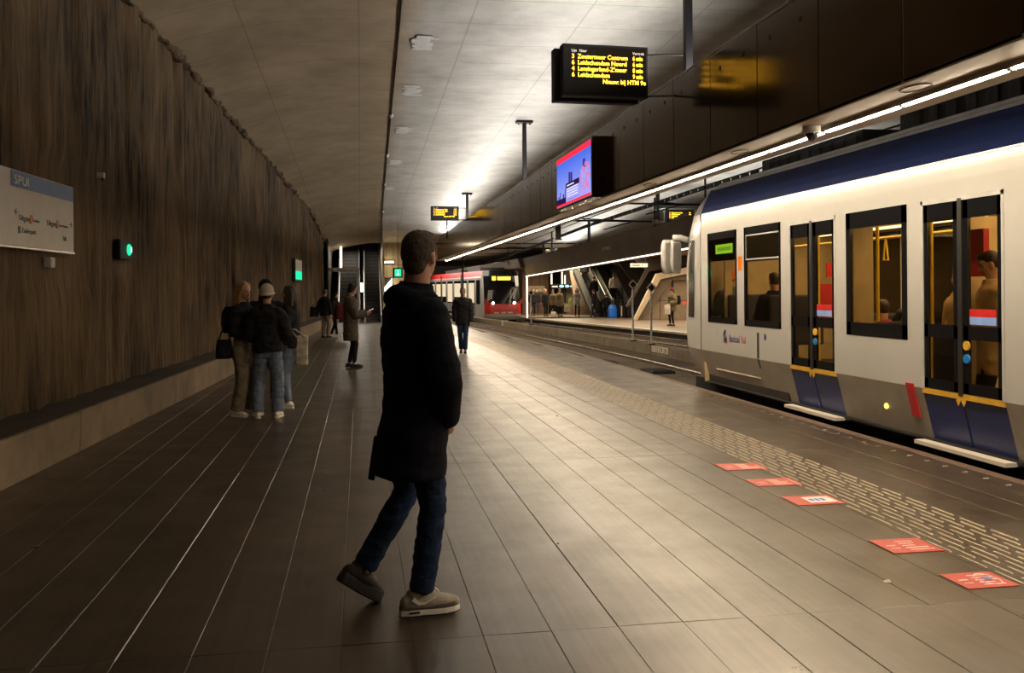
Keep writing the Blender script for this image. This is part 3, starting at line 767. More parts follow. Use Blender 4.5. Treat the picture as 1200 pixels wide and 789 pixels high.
sticker('small red floor sticker by the ribbed strip, farthest from the camera', 3.17, 3.56, 7.70, 7.99, 'text')
sticker('red floor sticker with small print, second farthest, just before the one with a white label', 3.165, 3.555, 7.03, 7.30, 'text')
sticker('red floor sticker bearing a white label with blue print', 3.175, 3.55, 6.36, 6.65, 'label')
sticker('red floor sticker with dense white lines, second nearest whole one', 3.165, 3.50, 5.11, 5.40, 'text')
sticker('large red floor sticker with a ring and blue figure, nearest whole one', 3.175, 3.48, 4.44, 4.69, 'ring')
sticker('red floor sticker cut by the right picture edge', 3.185, 3.50, 3.80, 4.05, 'text')
for (x, y) in ((2.82, 4.63),):
    t = MB(); t.add([(x-.02, y-.008, .003), (x+.02, y-.012, .003), (x+.024, y+.01, .012), (x-.018, y+.012, .006), (x, y, .016)], [(0, 1, 4), (1, 2, 4), (2, 3, 4), (3, 0, 4), (3, 2, 1, 0)])
    tag(t.build('paper_scrap', M_signw), 'tiny crumpled paper scrap on the dark floor slabs left of the stickers', 'litter')

# ------------------------------------------------------------------ far platform
mb = MB(); me_ = MB(); ms = MB()
for a in list(range(18, 53, 2))+[52]:
    b = min(a+2, 54)
    xa, xb = opp_x(a), opp_x(b)
    mb.hexa([(xa+.3, a, -.4), (20, a, -.4), (20, b, -.4), (xb+.3, b, -.4), (xa+.3, a, -.105), (20, a, -.105), (20, b, -.105), (xb+.3, b, -.105)])
    me_.hexa([(xa, a, -.19), (xa+.32, a, -.19), (xb+.32, b, -.19), (xb, b, -.19), (xa, a, -.1), (xa+.32, a, -.1), (xb+.32, b, -.1), (xb, b, -.1)])
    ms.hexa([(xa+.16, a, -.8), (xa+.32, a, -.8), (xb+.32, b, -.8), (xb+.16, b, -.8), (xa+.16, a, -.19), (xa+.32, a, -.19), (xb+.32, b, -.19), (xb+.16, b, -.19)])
mb.box(9.75, 20, 54, 64, -.4, -.105); mb.box(9.6, 9.76, 54, 64, -.8, -.1)
fo = structure(mb.build('floor_far', mat('far_floor', (.20, .15, .11), .38, var=.25, vs=2)))
structure(me_.build('edge_slab', mat('pale_edge', (.55, .47, .36), .5, var=.1), fo, bevel=.01))
structure(ms.build('shaded_edge_face', M_dark, fo))  # dark colour stands in for the recess shadow below the lip
zb = lambda Y: 3.07-.035*(Y-32.8) if Y <= 53.6 else 2.9
zt = lambda Y: 4.09-.039*(Y-35.5) if Y < 58 else 3.25
fb = thing('far_beam', 'long brown beam above the far platform edge, outlined by a thin white light line', 'beam', (12, 33, 3))
mb = MB(); mbt = MB(); led_ = MB()
Ys = [16, 20, 24, 28, 31, 34, 37, 40, 43, 46, 49, 51.5, 53.6]
for a, b in zip(Ys[:-1], Ys[1:]):
    xa, xb = opp_x(a), opp_x(b)
    for (dx0, dx1, za0, zb0, za1, zb1, M_) in ((0, .7, zb(a)+.03, zb(b)+.03, zt(a), zt(b), mb),):
        M_.hexa([(xa+dx0, a, za0), (xa+dx1, a, za0), (xb+dx1, b-.015, zb0), (xb+dx0, b-.015, zb0), (xa+dx0-.25, a, za1), (xa+dx1, a, za1), (xb+dx1, b-.015, zb1), (xb+dx0-.25, b-.015, zb1)])
mb.build('cladding', M_beam2, fb, world=True)
mb = MB(); mb.tube([(opp_x(y)-.01, y, zb(y)+.0) for y in Ys[1:]], .028, 6)
mb.tube([(opp_x(53.6)+.05, 53.6, zb(53.5)), (opp_x(53.6)+.05, 53.6, -.1)], .04, 6)
mb.build('led_line', E_led, fb, world=True)
mb = MB(); xa, xb = opp_x(53.6), opp_x(72)
mb.hexa([(xa-.3, 53.6, 2.85), (xa+1.2, 53.6, 2.85), (xb+1, 72, 2.9), (xb-.6, 72, 2.9), (xa-.5, 53.6, 3.39), (xa+1.2, 53.6, 3.39), (xb+1, 72, 3.1), (xb-.6, 72, 3.1)])
mb.build('beam_end', M_beam2, fb, world=True)
y = 24.
while y < 48:
    X = opp_x(y+1)+1.0; z = 4.02-.02*(y-30)
    mb = MB(); mb.hexa([(X, y, z-.5), (X+.12, y, z-.5), (X+.12, y+1.9, z-.5), (X, y+1.9, z-.5), (X, y, z-.02), (X+.12, y, z+.05), (X+.12, y+1.9, z+.05), (X, y+1.9, z-.02)])
    u = mb.build('uplight', M_dark, fb, world=True)
    mb = MB(); mb.add([(X, y+.02, z-.015), (X+.12, y+.02, z+.055), (X+.12, y+1.88, z+.055), (X, y+1.88, z-.015)], [(0, 1, 2, 3)])
    o = mb.build('uplight_lens', E_up, None); o.data.transform(root_matrix(fb).inverted()); o.parent = u
    y += 2.6
# shell of the far platform hall
mb = MB(); mb.box(12.9, 20, 16, 40, 3.6, 3.75); mb.box(11.0, 20, 40, 53.6, 3.35, 3.5); mb.box(9.8, 13.4, 53.6, 64, 3.0, 3.15); mb.box(16.1, 20, 53.6, 64, 3.0, 3.15)
structure(mb.build('ceiling_far_hall', M_opp))
mb = MB(); mb.box(20, 20.2, -6, 66, -.5, 7)
structure(mb.build('wall_right', M_rust))
wb = MB(); wb.box(10.9, 12.72, 61.8, 62, -.1, 3); 
wr = structure(wb.build('wall_far', M_rust))
mb = MB(); mb.box(12.72, 14.0, 63.4, 63.6, -.1, 3); structure(mb.build('dark_opening', mat('opening_dark', (.02, .016, .012), .8), wr))
mb = MB(); mb.box(13.65, 20, 61, 61.2, -.1, 3.1); structure(mb.build('rear_panel', M_opp, wr))
mb = MB()
for X in (11.5, 12.1): mb.box(X, X+.03, 61.78, 61.8, -.1, 3)
structure(mb.build('panel_joint', M_dark, wr))
# concrete pier beside the far escalators
mb = MB(); mb.loft([(14.3, 58.3, -.1, .75, .5), (14.25, 58.3, 1.2, .62, .45), (14.1, 58.3, 3.2, .75, .5)], seg=20, pw=2.6)
t = mb.build('pillar_1', M_opp, smooth=True); structure(t)
# glowing posts and light bar in the opening
for (X, lb, z0, z1, w, g) in ((12.62, 'glowing white post at the left side of the dark opening', 1.75, 2.9, .06, 0), (13.35, 'slim glowing post pair right of the dark opening', 1.9, 2.9, .05, 0), (13.55, 'short glowing tube beside the slim post pair', 1.9, 2.5, .05, 0)):
    t = thing('light_post', lb, 'light', (X, 61.0, z0))
    mb = MB(); mb.box(X, X+w*1.6, 60.5, 60.56, z0, z1); mb.build('lens', emis('post_glow', (1, .85, .65), 2.2) if 'post_glow' not in MATS else MATS['post_glow'], t, world=True)
    mb = MB(); mb.box(X-.02, X+w*1.6+.02, 60.56, 60.6, -.1, z1); mb.build('upright', M_dark, t, world=True)
t = thing('overhead_sign', 'long overhead sign with glowing pale blue lettering above the waiting people', 'sign', (13.3, 60.2, 1.7))
mb = MB(); mb.box(12.55, 14.35, 60.1, 60.25, 1.62, 1.9); mb.build('case', M_dark, t, world=True)
mb = MB()
for (a, b) in ((13.1, 13.42), (13.5, 13.78)): mb.ell(((a+b)/2, 60.09, 1.76), ((b-a)/2, .03, .09))
mb.build('lettering', E_cyan, t, world=True)
mb = MB(); mb.box(13.85, 14.2, 60.08, 60.1, 1.70, 1.80); mb.box(12.6, 13.0, 60.08, 60.1, 1.70, 1.78); mb.build('lit_panel', E_whiteled, t, world=True)
t = thing('wall_sign', 'pale sign strip on the brown wall behind the red tram', 'sign', (11.6, 61.6, 1.4))
mb = MB(); mb.box(11.3, 12.2, 61.66, 61.72, 1.42, 1.58); mb.build('strip', M_signw, t, world=True)
mb = MB(); mb.box(11.25, 12.45, 61.72, 61.78, 1.38, 1.8); mb.build('backing', M_cream, t, world=True)
# far escalators
M_bal = mat('balustrade_panel', (.16, .17, .15), .3, .4)
escalator('left escalator on the far platform, with people riding between dark glass sides', 13.55, 14.45, 52.6, -.1, top=4.2, mats=M_bal, skirt=M_dark)
escalator('right escalator on the far platform beside the dark sloping wall', 14.85, 15.95, 52.6, -.1, top=4.2, mats=M_bal, skirt=M_dark)
t = thing('escalator_divider', 'greenish glass slope between the two far escalators', 'panel', (14.65, 52.6, -.1))
mb = MB(); mb.prism([(52.7, -.1), (53.3, -.1), (57.4, 2.4), (57.4, 3.1), (53.2, .95), (52.7, .9)], .34, 'x', 14.48); mb.build('glass_slope', mat('green_glass', (.10, .12, .08), .15), t, world=True)
mb = MB()
for X in (14.5, 14.79): mb.tube([(X, 52.7, .95), (X, 53.2, 1.0), (X, 57.4, 3.2)], .03, 6)
mb.build('rim', M_steel, t, world=True)
# dark slanted wall and stair enclosure on the right
mb = MB(); mb.prism([(16.1, -.1), (20, -.1), (20, 4), (14.0, 4), (14.9, 3.4), (16.0, 1.9)], .2, 'y', 52.8)
t = structure(mb.build('wall_slanted', mat('dark_slope', (.030, .022, .016), .5)))
mb = MB(); mb.prism([(14.1, 3.6), (18, 3.6), (18, 2.9), (15.5, 2.5), (14.35, .6), (14.2, .6), (15.3, 2.6)], .1, 'y', 48.2); structure(mb.build('slope_upper', mat('dark_slope2', (.045, .033, .023), .5), t))
enc = thing('stair_enclosure', 'angular concrete stair enclosure with a pale slanted edge on the far platform', 'stair enclosure', (14.5, 47, -.1))
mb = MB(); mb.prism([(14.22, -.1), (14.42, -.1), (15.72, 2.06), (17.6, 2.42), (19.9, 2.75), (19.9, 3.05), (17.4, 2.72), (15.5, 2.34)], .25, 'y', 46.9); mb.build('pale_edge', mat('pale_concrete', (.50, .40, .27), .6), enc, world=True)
mb = MB(); mb.prism([(14.42, -.1), (14.72, -.1), (16.5, 2.02), (19.9, 2.05), (19.9, 2.75), (17.6, 2.42), (15.72, 2.06)], .2, 'y', 47.2); mb.build('recessed_soffit', mat('soffit_brown', (.16, .115, .075), .6), enc, world=True)  # brown recessed panel inside the pale edge
mb = MB(); mb.prism([(14.72, -.1), (19.9, -.1), (19.9, 2.05), (16.5, 2.02)], .2, 'y', 47.6); mb.build('lower_wall', mat('lower_wall', (.30, .22, .14), .6, var=.1), enc, world=True)
mb = MB(); mb.box(16.55, 16.63, 47.5, 47.6, -.1, 2.03); mb.box(14.9, 19.9, 47.58, 47.6, .9, .92); mb.box(15.9, 15.92, 47.58, 47.6, -.1, 1.3); mb.build('joint', M_dark, enc, world=True)
t = thing('direction_sign', 'long white direction sign hanging before the dark sloping wall', 'sign', (13.95, 45, 2.66))
mb = MB(); mb.box(13.5, 14.4, 45, 45.06, 2.66, 2.85); mb.build('panel', M_signw, t, world=True)
mb = MB(); mb.box(13.6, 14.0, 44.99, 45, 2.73, 2.78); mb.ell((14.12, 44.99, 2.755), (.035, .01, .035)); mb.build('lettering', M_print, t, world=True)
mb = MB()
for X in (13.6, 14.3): mb.tube([(X, 45.03, 2.85), (X, 45.03, 3.4)], .012, 6)
mb.build('hanger', M_dark, t, world=True)

# posts and boards above the far beam
for (X, Y, zt_, lb) in ((11.75, 35.35, 5.6, 'black post carrying the far departure board, above the brown beam'), (10.85, 43.0, 4.85, 'thin black post above the middle of the far beam'), (10.02, 50.0, 4.1, 'short black post at the far end of the brown beam')):
    t = thing('beam_post', lb, 'post', (X, Y, 3.5))
    mb = MB(); mb.box(X-.06, X+.06, Y-.06, Y+.06, zt(Y)-.05, zt_); mb.build('pole', M_black, t, world=True)
    mb = MB(); mb.box(X-.14, X+.14, Y-.14, Y+.14, zt(Y)-.02, zt(Y)+.03); mb.build('foot', M_black, t, world=True)
t = display('departure_board', 'departure board above the far beam, partly hidden by the blue tram', 12.1, 13.25, 35.3, 4.18, 4.74, [('3', 'Zoetermeer Cent', '2 m'), ('6', 'Leidschendam', '4 m'), ('4', 'Lansingerl', ''), ('6', 'Leid', '')], back=False, hdr=False)
mb = MB()
for (a, b) in (((11.35, 4.72), (12.05, 4.72)), ((12.0, 4.72), (12.0, 4.25)), ((12.05, 4.25), (11.35, 4.25))): mb.tube([(a[0], 35.35, a[1]), (b[0], 35.35, b[1])], .025, 6)
mb.build('bracket_frame', M_steel, t, world=True)
mb = MB(); mb.box(11.9, 14.5, 35.2, 35.8, 4.78, 4.98); mb.build('hood', M_dark, t, world=True)
display('departure_board', 'tiny amber departure board at the far end of the brown beam', 10.1, 10.85, 50.0, 3.57, 3.88, [('3', 'Zoeterme', '2'), ('6', 'Leidsch', '4'), ('4', 'Lansing', '')], back=False, hdr=False)
t = thing('beam_stub', 'short black post stub under the near beam soffit', 'post', (4.86, 22.7, 2.9))
mb = MB(); mb.box(4.84, 4.98, 22.6, 22.75, 2.86, 3.3); mb.build('stub', M_black, t, world=True)
mb = MB(); mb.box(4.82, 5.0, 22.58, 22.77, 2.84, 2.87); mb.build('foot', M_black, t, world=True)

# overhead conductor and its arms
ow = thing('overhead_wire', 'black ladder-like overhead conductor running above the near track', 'overhead wire', (6.8, 20, 3.6))
pts = [(6.8, 0, 3.62), (6.8, 17.4, 3.57), (6.8, 27, 3.47), (6.8, 36.9, 3.23), (6.8, 49.8, 2.9)]
mb = MB(); mb.tube(pts, .014, 5); mb.build('contact_wire', M_rubber, ow, world=True)
mb = MB(); mb.tube([(x, y, z+.075) for x, y, z in pts], .014, 5); y = 15.
def wz(y):
    for (a, b) in zip(pts[:-1], pts[1:]):
        if a[1] <= y <= b[1]: return a[2]+(b[2]-a[2])*(y-a[1])/(b[1]-a[1])
while y < 42: mb.box(6.785, 6.815, y, y+.30, wz(y), wz(y)+.075); y += .42
mb.build('carrier_wire', M_rubber, ow, world=True)
for (Y, z, xa, xb, lb) in ((27., 3.66, 5.6, 8.9, 'black cantilever arm across the near track, nearest one'), (38., 3.32, 5.0, 8.0, 'black cantilever arm across the near track, second one'), (47., 3.05, 4.9, 7.6, 'black cantilever arm across the near track, farthest one'), (23.6, 3.86, 6.9, 9.2, 'short insulated arm high above the near track')):
    t = thing('cantilever_arm', lb, 'overhead arm', (xa, Y, z))
    mb = MB(); mb.tube([(xa, Y, z), (xb, Y, z-.03)], .026, 6); mb.build('arm', M_black, t, world=True)
    mb = MB(); mb.tube([(xa+1.0, Y, z+.05), (xb-.5, Y+.5, z+.02), (xb-1.4, Y+.9, z-.22)], .02, 6); mb.build('registration_arm', M_black, t, world=True)
    mb = MB()
    for k in range(4): mb.tube([(xb-.1+.06*k, Y, z-.03), (xb-.08+.06*k, Y, z-.03)], .07, 10)
    mb.build('insulator', M_lightgrey, t, world=True)
    mb = MB(); mb.tube([(xb-.02, Y, z-.2), (xb-.02, Y, z+.7)], .03, 6); mb.build('drop_tube', M_dark, t, world=True)
for (X, lb) in ((7.6, 'thin grey cable strung along the tunnel above the near track'), (8.6, 'thin grey cable strung above the low wall between tracks')):
    mb = MB(); mb.tube([(X, 16, 4.6), (X-.2, 28, 4.3), (X-.6, 38, 4.0), (X-1.2, 49, 3.6)], .016, 5)
    tag(mb.build('cable', M_dark), lb, 'cable')
# pipes and brackets under the tunnel ceiling beyond the near beam
for i, (X, z, r_, lb) in enumerate([(9.6, 4.9, .06, 'pale conduit under the ceiling above the far track')]):
    t = thing('conduit', lb, 'pipe', (X, 16, z))
    mb = MB(); mb.tube([(X, 14, z+.6), (X-.1, 30, z+.2), (X-.6, 44, z-.4)], r_, 8); mb.build('pipe', M_lightgrey, t, world=True, smooth=True)

# diamond signal poles on the low wall
def sigpole(X, Y, top, lb, d=.15):
    t = thing('signal_pole', lb, 'pole', (X, Y, -.02), 0)
    mb = MB(); mb.tube([(X, Y, -.02), (X, Y, top-d)], .032, 8); mb.build('pole', M_lightgrey, t, world=True)
    mb = MB(); mb.box(X-.09, X+.09, Y-.09, Y+.09, -.02, .02); mb.build('foot', M_dark, t, world=True)
    mb = MB(); q = [(X-d, top), (X, top-d), (X+d, top), (X, top+d)]
    mb.prism(q, .02, 'y', Y-.05); mb.build('rim', M_signw, t, world=True)
    mb = MB(); d2 = d*.68; mb.prism([(X-d2, top), (X, top-d2), (X+d2, top), (X, top+d2)], .01, 'y', Y-.062); mb.build('diamond_face', M_dark, t, world=True)
sigpole(8.25, 27.3, 1.72, 'signal pole with diamond sign standing left before the dark slope')
sigpole(8.22, 25.4, 1.62, 'signal pole with diamond sign standing before the pale stair edge')
sigpole(7.62, 41., 1.42, 'short signal pole right beside the front of the red tram')
t = thing('number_plate', 'row of small white number plates on the low wall between tracks', 'plate', (8.2, 24.6, -.19))
for k, ch in enumerate('1290'):
    yy = 25.35-k*.34; X = kerb_x(yy)-.012
    mb = MB(); mb.box(X-.008, X+.004, yy-.29, yy, -.205, -.035); mb.build('plate', M_signw, t, world=True)
    text('digit', ch, .17, M_print, (X-.010, yy-.07, -.175), (0, -1, 0), (0, 0, 1), t, sx=1.6, bold=.004)
t = thing('marker_plate', 'small white marker box on the low wall below the red tram', 'plate', (7.05, 46, -.2))
mb = MB(); mb.box(kerb_x(46)-.03, kerb_x(46)+.06, 45.7, 46.1, -.24, .02); mb.box(kerb_x(46)-.02, kerb_x(46)+.3, 45.95, 46.0, -.22, .03); mb.build('plate', M_signw, t, world=True)
mb = MB(); mb.box(kerb_x(46)-.035, kerb_x(46)-.03, 45.8, 46.0, -.18, -.04); mb.build('marking', M_print, t, world=True)

# ------------------------------------------------------------------ blue and white tram
TX = 5.45; TC = 6.775; TW = TC-TX
bt = thing('tram', 'white tram with a dark blue roof and blue doors stopped at the near platform', 'tram', (TC, 7, -.32))
YN, YE = 14.24, -1.0
def tside(z):   # distance of the side skin from TX
    if z < .61: return .13*(.61-z)/.51
    if z < 2.5: return 0
    if z < 2.80: return .012*((z-2.5)/.3)**2
    if z < 3.19: return .012+.178*((z-2.8)/.39)**1.3
    return .19+(z-3.19)*2.2
wins = [(12.79, 13.93, 1.065, 2.465), (11.36, 12.53, 1.06, 2.47), (8.53, 9.71, 1.07, 2.44), (5.40, 6.62, 1.07, 2.44), (.7, 1.9, 1.07, 2.44)]
doors = [(9.95, 11.12), (7.11, 8.29), (2.7, 3.9)]
ybr = sorted({YE, YN, *[a for w in wins for a in w[:2]], *[a for d in doors for a in d]})
def panel_strip(side, zs, m, name, openings, y_rng=(YE, YN)):
    mb = MB()
    yb_ = [y for y in ybr if y_rng[0] <= y <= y_rng[1]]
    for a, b in zip(yb_[:-1], yb_[1:]):
        for z0, z1 in zip(zs[:-1], zs[1:]):
            ym, zm = (a+b)/2, (z0+z1)/2
            if any(o[0] < ym < o[1] and o[2] < zm < o[3] for o in openings): continue
            X = lambda z, off=0: (TX+tside(z)+off) if side < 0 else (2*TC-TX-tside(z)-off)
            mb.hexa([(X(z0), a, z0), (X(z0, .04), a, z0), (X(z0, .04), b, z0), (X(z0), b, z0), (X(z1), a, z1), (X(z1, .04), a, z1), (X(z1, .04), b, z1), (X(z1), b, z1)])
    return mb.build(name, m, bt, world=True)
ops = wins+[(d[0], d[1], 0, 2.445) for d in doors]
zs_w = sorted({.61, 1.065, 1.06, 1.07, 2.44, 2.445, 2.465, 2.47, 2.6, 2.7, 2.80})
panel_strip(-1, zs_w, M_white, 'body_side', ops)
for r_ in ((YE, 2.7), (3.9, 7.11), (8.29, 9.95), (11.12, YN)): panel_strip(-1, [.10, .25, .45, .61], M_grey, 'lower_skirt', [], r_)
panel_strip(1, [.61, 1.06, 2.45, 2.6, 2.7, 2.8], M_white, 'body_side', [(w[0], w[1], 1.06, 2.45) for w in wins])
panel_strip(1, [.10, .25, .45, .61], M_grey, 'lower_skirt', [])
for s_ in (-1, 1): panel_strip(s_, [2.80, 2.9, 3.0, 3.1, 3.19], M_blue, 'roof_band', [])
mb = MB(); mb.box(TX+.004, TX+.03, YE, YN, 2.788, 2.80); mb.build('gutter', M_steel, bt, world=True)
mb = MB(); mb.box(TX+.19, 2*TC-TX-.19, YE, YN-.2, 3.16, 3.22)
mb.hexa([(TX+.17, YE, 3.17), (TX+.34, YE, 3.17), (TX+.34, YN-.1, 3.17), (TX+.17, YN-.1, 3.17), (TX+.22, YE, 3.26), (TX+.34, YE, 3.26), (TX+.34, YN-.3, 3.26), (TX+.22, YN-.3, 3.26)])
mb.build('roof', mat('roof_grey', (.16, .15, .15), .5), bt, world=True)
for (a, b, c, d, z1) in ((10.2, 13.0, .5, 2.1, 3.50), (5.2, 9.3, .42, 2.2, 3.62), (.5, 4.6, .5, 2.1, 3.55)):
    mb = MB(); mb.box(TX+c, TX+d, a, b, 3.22, z1)
    for k in range(int((b-a)/.3)): mb.box(TX+c-.02, TX+c, a+.1+.3*k, a+.25+.3*k, 3.28, z1-.06)
    mb.build('roof_unit', M_dark, bt, world=True, bevel=.02)
mb = MB()
for k in range(2):
    mb.tube([(6.1+k*1.3, 9.6, 3.3), (6.4+k*.7, 10.05, 3.48), (6.4+k*.7, 9.5, 3.58)], .02, 6)
mb.tube([(6.1, 9.5, 3.56), (7.5, 9.5, 3.56)], .025, 6)
mb.build('pantograph', M_dark, bt, world=True)
# windows
def window(a, b, z0, z1, nm='window', fr=.055, side=-1):
    X0 = TX-.004 if side < 0 else 2*TC-TX-.03
    X1 = X0+.034
    mb = MB(); mb.box(X0, X1, a, b, z0, z0+fr*1.6); mb.box(X0, X1, a, b, z1-fr*2, z1); mb.box(X0, X1, a, a+fr, z0, z1); mb.box(X0, X1, b-fr, b, z0, z1)
    w = mb.build(nm, M_glossblack, bt, world=True)
    mb = MB(); mb.box(X0+.008, X0+.014, a+fr, b-fr, z0+fr*1.6, z1-fr*2); g = mb.build('pane', M_glassp, w, world=False)
    g.data.transform(root_matrix(bt).inverted())
    return w
w1 = window(*wins[0]); w2 = window(*wins[1]); w3 = window(*wins[2], fr=.09); w4 = window(*wins[3], fr=.09); window(*wins[4], fr=.09)
for w in wins: window(w[0], w[1], 1.06, 2.45, side=1)
def kid(mb, name, m, par):
    o = mb.build(name, m, None); o.data.transform(root_matrix(bt).inverted()); o.parent = par; return o
mb = MB(); mb.box(TX+.012, TX+.03, 11.40, 12.49, 1.98, 2.40); kid(mb, 'hopper_panel', mat('hopper_grey', (.06, .058, .055), .4), w2)
mb = MB()
for (a, b, c, d) in ((11.40, 12.49, 2.18+.16, 2.36), (11.40, 12.49, 2.00, 2.02), (11.40, 11.42, 2.0, 2.36), (12.47, 12.49, 2.0, 2.36)): mb.box(TX+.0, TX+.014, a, b, c, d)
kid(mb, 'hopper_frame', M_lightgrey, w2)
mb = MB(); mb.box(TX+.018, TX+.04, 12.85, 13.87, 2.02, 2.36); kid(mb, 'display_back', M_glossblack, w1)
mb = MB(); mb.box(TX+.006, TX+.018, 12.98, 13.62, 2.13, 2.27); kid(mb, 'lit_display', E_lime, w1)
mb = MB()
for k in range(9): mb.box(TX+.004, TX+.0065, 13.02+.06*k, 13.055+.06*k, 2.17, 2.23)
kid(mb, 'display_lettering', mat('display_print', (.02, .05, .005), .5), w1)
# doors
for di, (a, b) in enumerate(doors):
    dr = None
    mid = (a+b)/2
    mb = MB(); mb.box(TX-.006, TX+.03, a, b, 2.40, 2.445); mb.box(TX-.006, TX+.03, a, a+.03, .61, 2.44); mb.box(TX-.006, TX+.03, b-.03, b, .61, 2.44)
    dr = mb.build('door', M_lightgrey, bt, world=True)
    for (y0, y1, far) in ((a+.02, mid-.035, False), (mid+.035, b-.02, True)):
        mb = MB(); e = .07
        X0, X1 = TX+.004, TX+.035
        for (c, d_, z0, z1) in ((y0, y1, 2.23, 2.41), (y0, y1, 1.12, 1.245), (y0, y1, .62, .72), (y0, y0+e, .62, 2.41), (y1-e, y1, .62, 2.41)): mb.box(X0, X1, c, d_, z0, z1)
        lf = kid(mb, 'door_leaf', M_glossblack, dr)
        mb = MB(); mb.box(TX+.015, TX+.021, y0+e, y1-e, .72, 1.12); mb.box(TX+.015, TX+.021, y0+e, y1-e, 1.245, 2.23); kid(mb, 'door_glass', M_glassp, dr)
        mb = MB(); mb.box(X0-.004, X1, y0-.02, y1+.02, .565, .615); kid(mb, 'gold_stripe', M_gold, dr)
        mb = MB(); zz = [.105, .3, .565]
        for z0, z1 in zip(zz[:-1], zz[1:]):
            mb.hexa([(TX+tside(z0), y0-.02, z0), (TX+tside(z0)+.04, y0-.02, z0), (TX+tside(z0)+.04, y1+.02, z0), (TX+tside(z0), y1+.02, z0), (TX+tside(z1), y0-.02, z1), (TX+tside(z1)+.04, y0-.02, z1), (TX+tside(z1)+.04, y1+.02, z1), (TX+tside(z1), y1+.02, z1)])
        kid(mb, 'blue_panel', M_bluedoor, dr)
    mb = MB(); mb.prism([(mid-.07, .55), (mid, .625), (mid+.07, .55), (mid+.04, .5), (mid, .56), (mid-.04, .5)], .004, 'x', TX-.002); kid(mb, 'gold_chevron', M_gold, dr)
    mb = MB(); mb.box(TX-.008, TX+.03, mid-.03, mid+.03, .60, 2.42); kid(mb, 'centre_seal', M_dark, dr)
    mb = MB(); mb.box(TX-.055, TX+.13, a-.06, b+.06, .062, .098); kid(mb, 'step_board', M_signw, dr)
    y0 = mid-.035-.06
    for (z, m_, nm) in ((1.065, M_gold, 'yellow_button'), (.945, mat('button_blue', (.02, .16, .45), .3), 'blue_button')):
        mb = MB(); mb.tube([(TX+.006, y0+.005, z), (TX-.012, y0+.005, z)], .042, 16); kid(mb, nm, m_, dr)
    mb = MB(); mb.box(TX+.008, TX+.014, a+.12, mid-.12, 1.26, 1.33); kid(mb, 'sticker_blue', mat('sticker_paleblue', (.25, .38, .75), .4), dr)
    mb = MB(); mb.box(TX+.008, TX+.014, a+.12, mid-.12, 1.33, 1.40); kid(mb, 'sticker_red', M_red, dr)
# door pillars behind black glass, lettering and small fittings
text('lettering', 'Randstad', .15, mat('letter_navy', (.04, .05, .16), .4), (TX-.003, 13.10, .80), (0, -1, 0), (0, 0, 1), bt, sx=.72, depth=.001)
text('lettering', 'Rail', .15, M_red, (TX-.003, 12.64, .80), (0, -1, 0), (0, 0, 1), bt, sx=.72, depth=.001)
mb = MB(); mb.tube([(TX-.004, 13.24, .78), (TX-.004, 13.21, .85), (TX-.004, 13.25, .90), (TX-.004, 13.22, .97)], [.02, .035, .03, .02], 8, flat=(1, .3)); mb.build('logo_mark', mat('letter_navy', (.04, .05, .16)), bt, world=True)
mb = MB(); mb.ell((TX-.004, 13.19, .80), (.004, .03, .035)); mb.build('logo_dot', M_red, bt, world=True)
mb = MB(); mb.box(TX-.02, TX, 12.60, 12.72, 1.86, 2.06); mb.build('side_marker_lamp', emis('orange_lamp', (1, .25, .02), .8), bt, world=True, bevel=.01)
mb = MB(); mb.box(TX-.004, TX+.01, 12.05, 12.11, .62, .98); mb.build('vent_slot', M_dark, bt, world=True)
mb = MB(); mb.hexa([(TX+.125, 12.05, .15), (TX+.14, 12.05, .15), (TX+.14, 12.1, .15), (TX+.125, 12.1, .15), (TX-.003, 12.05, .61), (TX+.01, 12.05, .61), (TX+.01, 12.1, .61), (TX-.003, 12.1, .61)]); mb.build('panel_gap', M_dark, bt, world=True)
mb = MB(); mb.ell((TX-.004, 11.85, .93), (.006, .035, .045)); mb.build('blue_dot', mat('letter_navy', (.04, .05, .16)), bt, world=True)
mb = MB(); mb.box(TX-.003, TX+.01, 13.55, 13.62, .84, .98); mb.build('flap_outline', M_lightgrey, bt, world=True)
mb = MB(); zq = .33; mb.box(TX+tside(zq)-.012, TX+tside(zq), 12.15, 13.75, zq, zq+.015); mb.build('skirt_rim', M_signw, bt, world=True)
mb = MB(); mb.ell((TX+tside(.34)-.01, 9.02, .34), (.02, .03, .03)); mb.build('yellow_lamp', emis('yellow_lamp', (1, .7, .1), 3.), bt, world=True)
mb = MB(); mb.hexa([(TX+tside(.30)-.02, 8.43, .30), (TX+tside(.3), 8.43, .30), (TX+tside(.3), 8.55, .30), (TX+tside(.30)-.02, 8.55, .30), (TX-.02, 8.43, .64), (TX+.01, 8.43, .64), (TX+.01, 8.55, .64), (TX-.02, 8.55, .64)]); mb.build('red_marker', M_red, bt, world=True)
mb = MB(); mb.box(TX-.003, TX+.005, YN-.012, YN+.012, .61, 2.8); mb.build('cab_joint', M_dark, bt, world=True)
mb = MB(); mb.box(TX+.18, 2*TC-TX-.18, YE, YN, .02, .10); mb.box(TX+.3, 2*TC-TX-.3, YE, 15.3, -.2, .08); mb.build('underframe', M_rubber, bt, world=True)
mb = MB()
for y in (12.9, 11.6, 3.0, 1.5):
    for s_ in (-1, 1): mb.tube([(TC+s_*.72-.05, y, 0.0), (TC+s_*.72+.05, y, 0.0)], .28, 20)
mb.build('wheel', M_dark, bt, world=True)
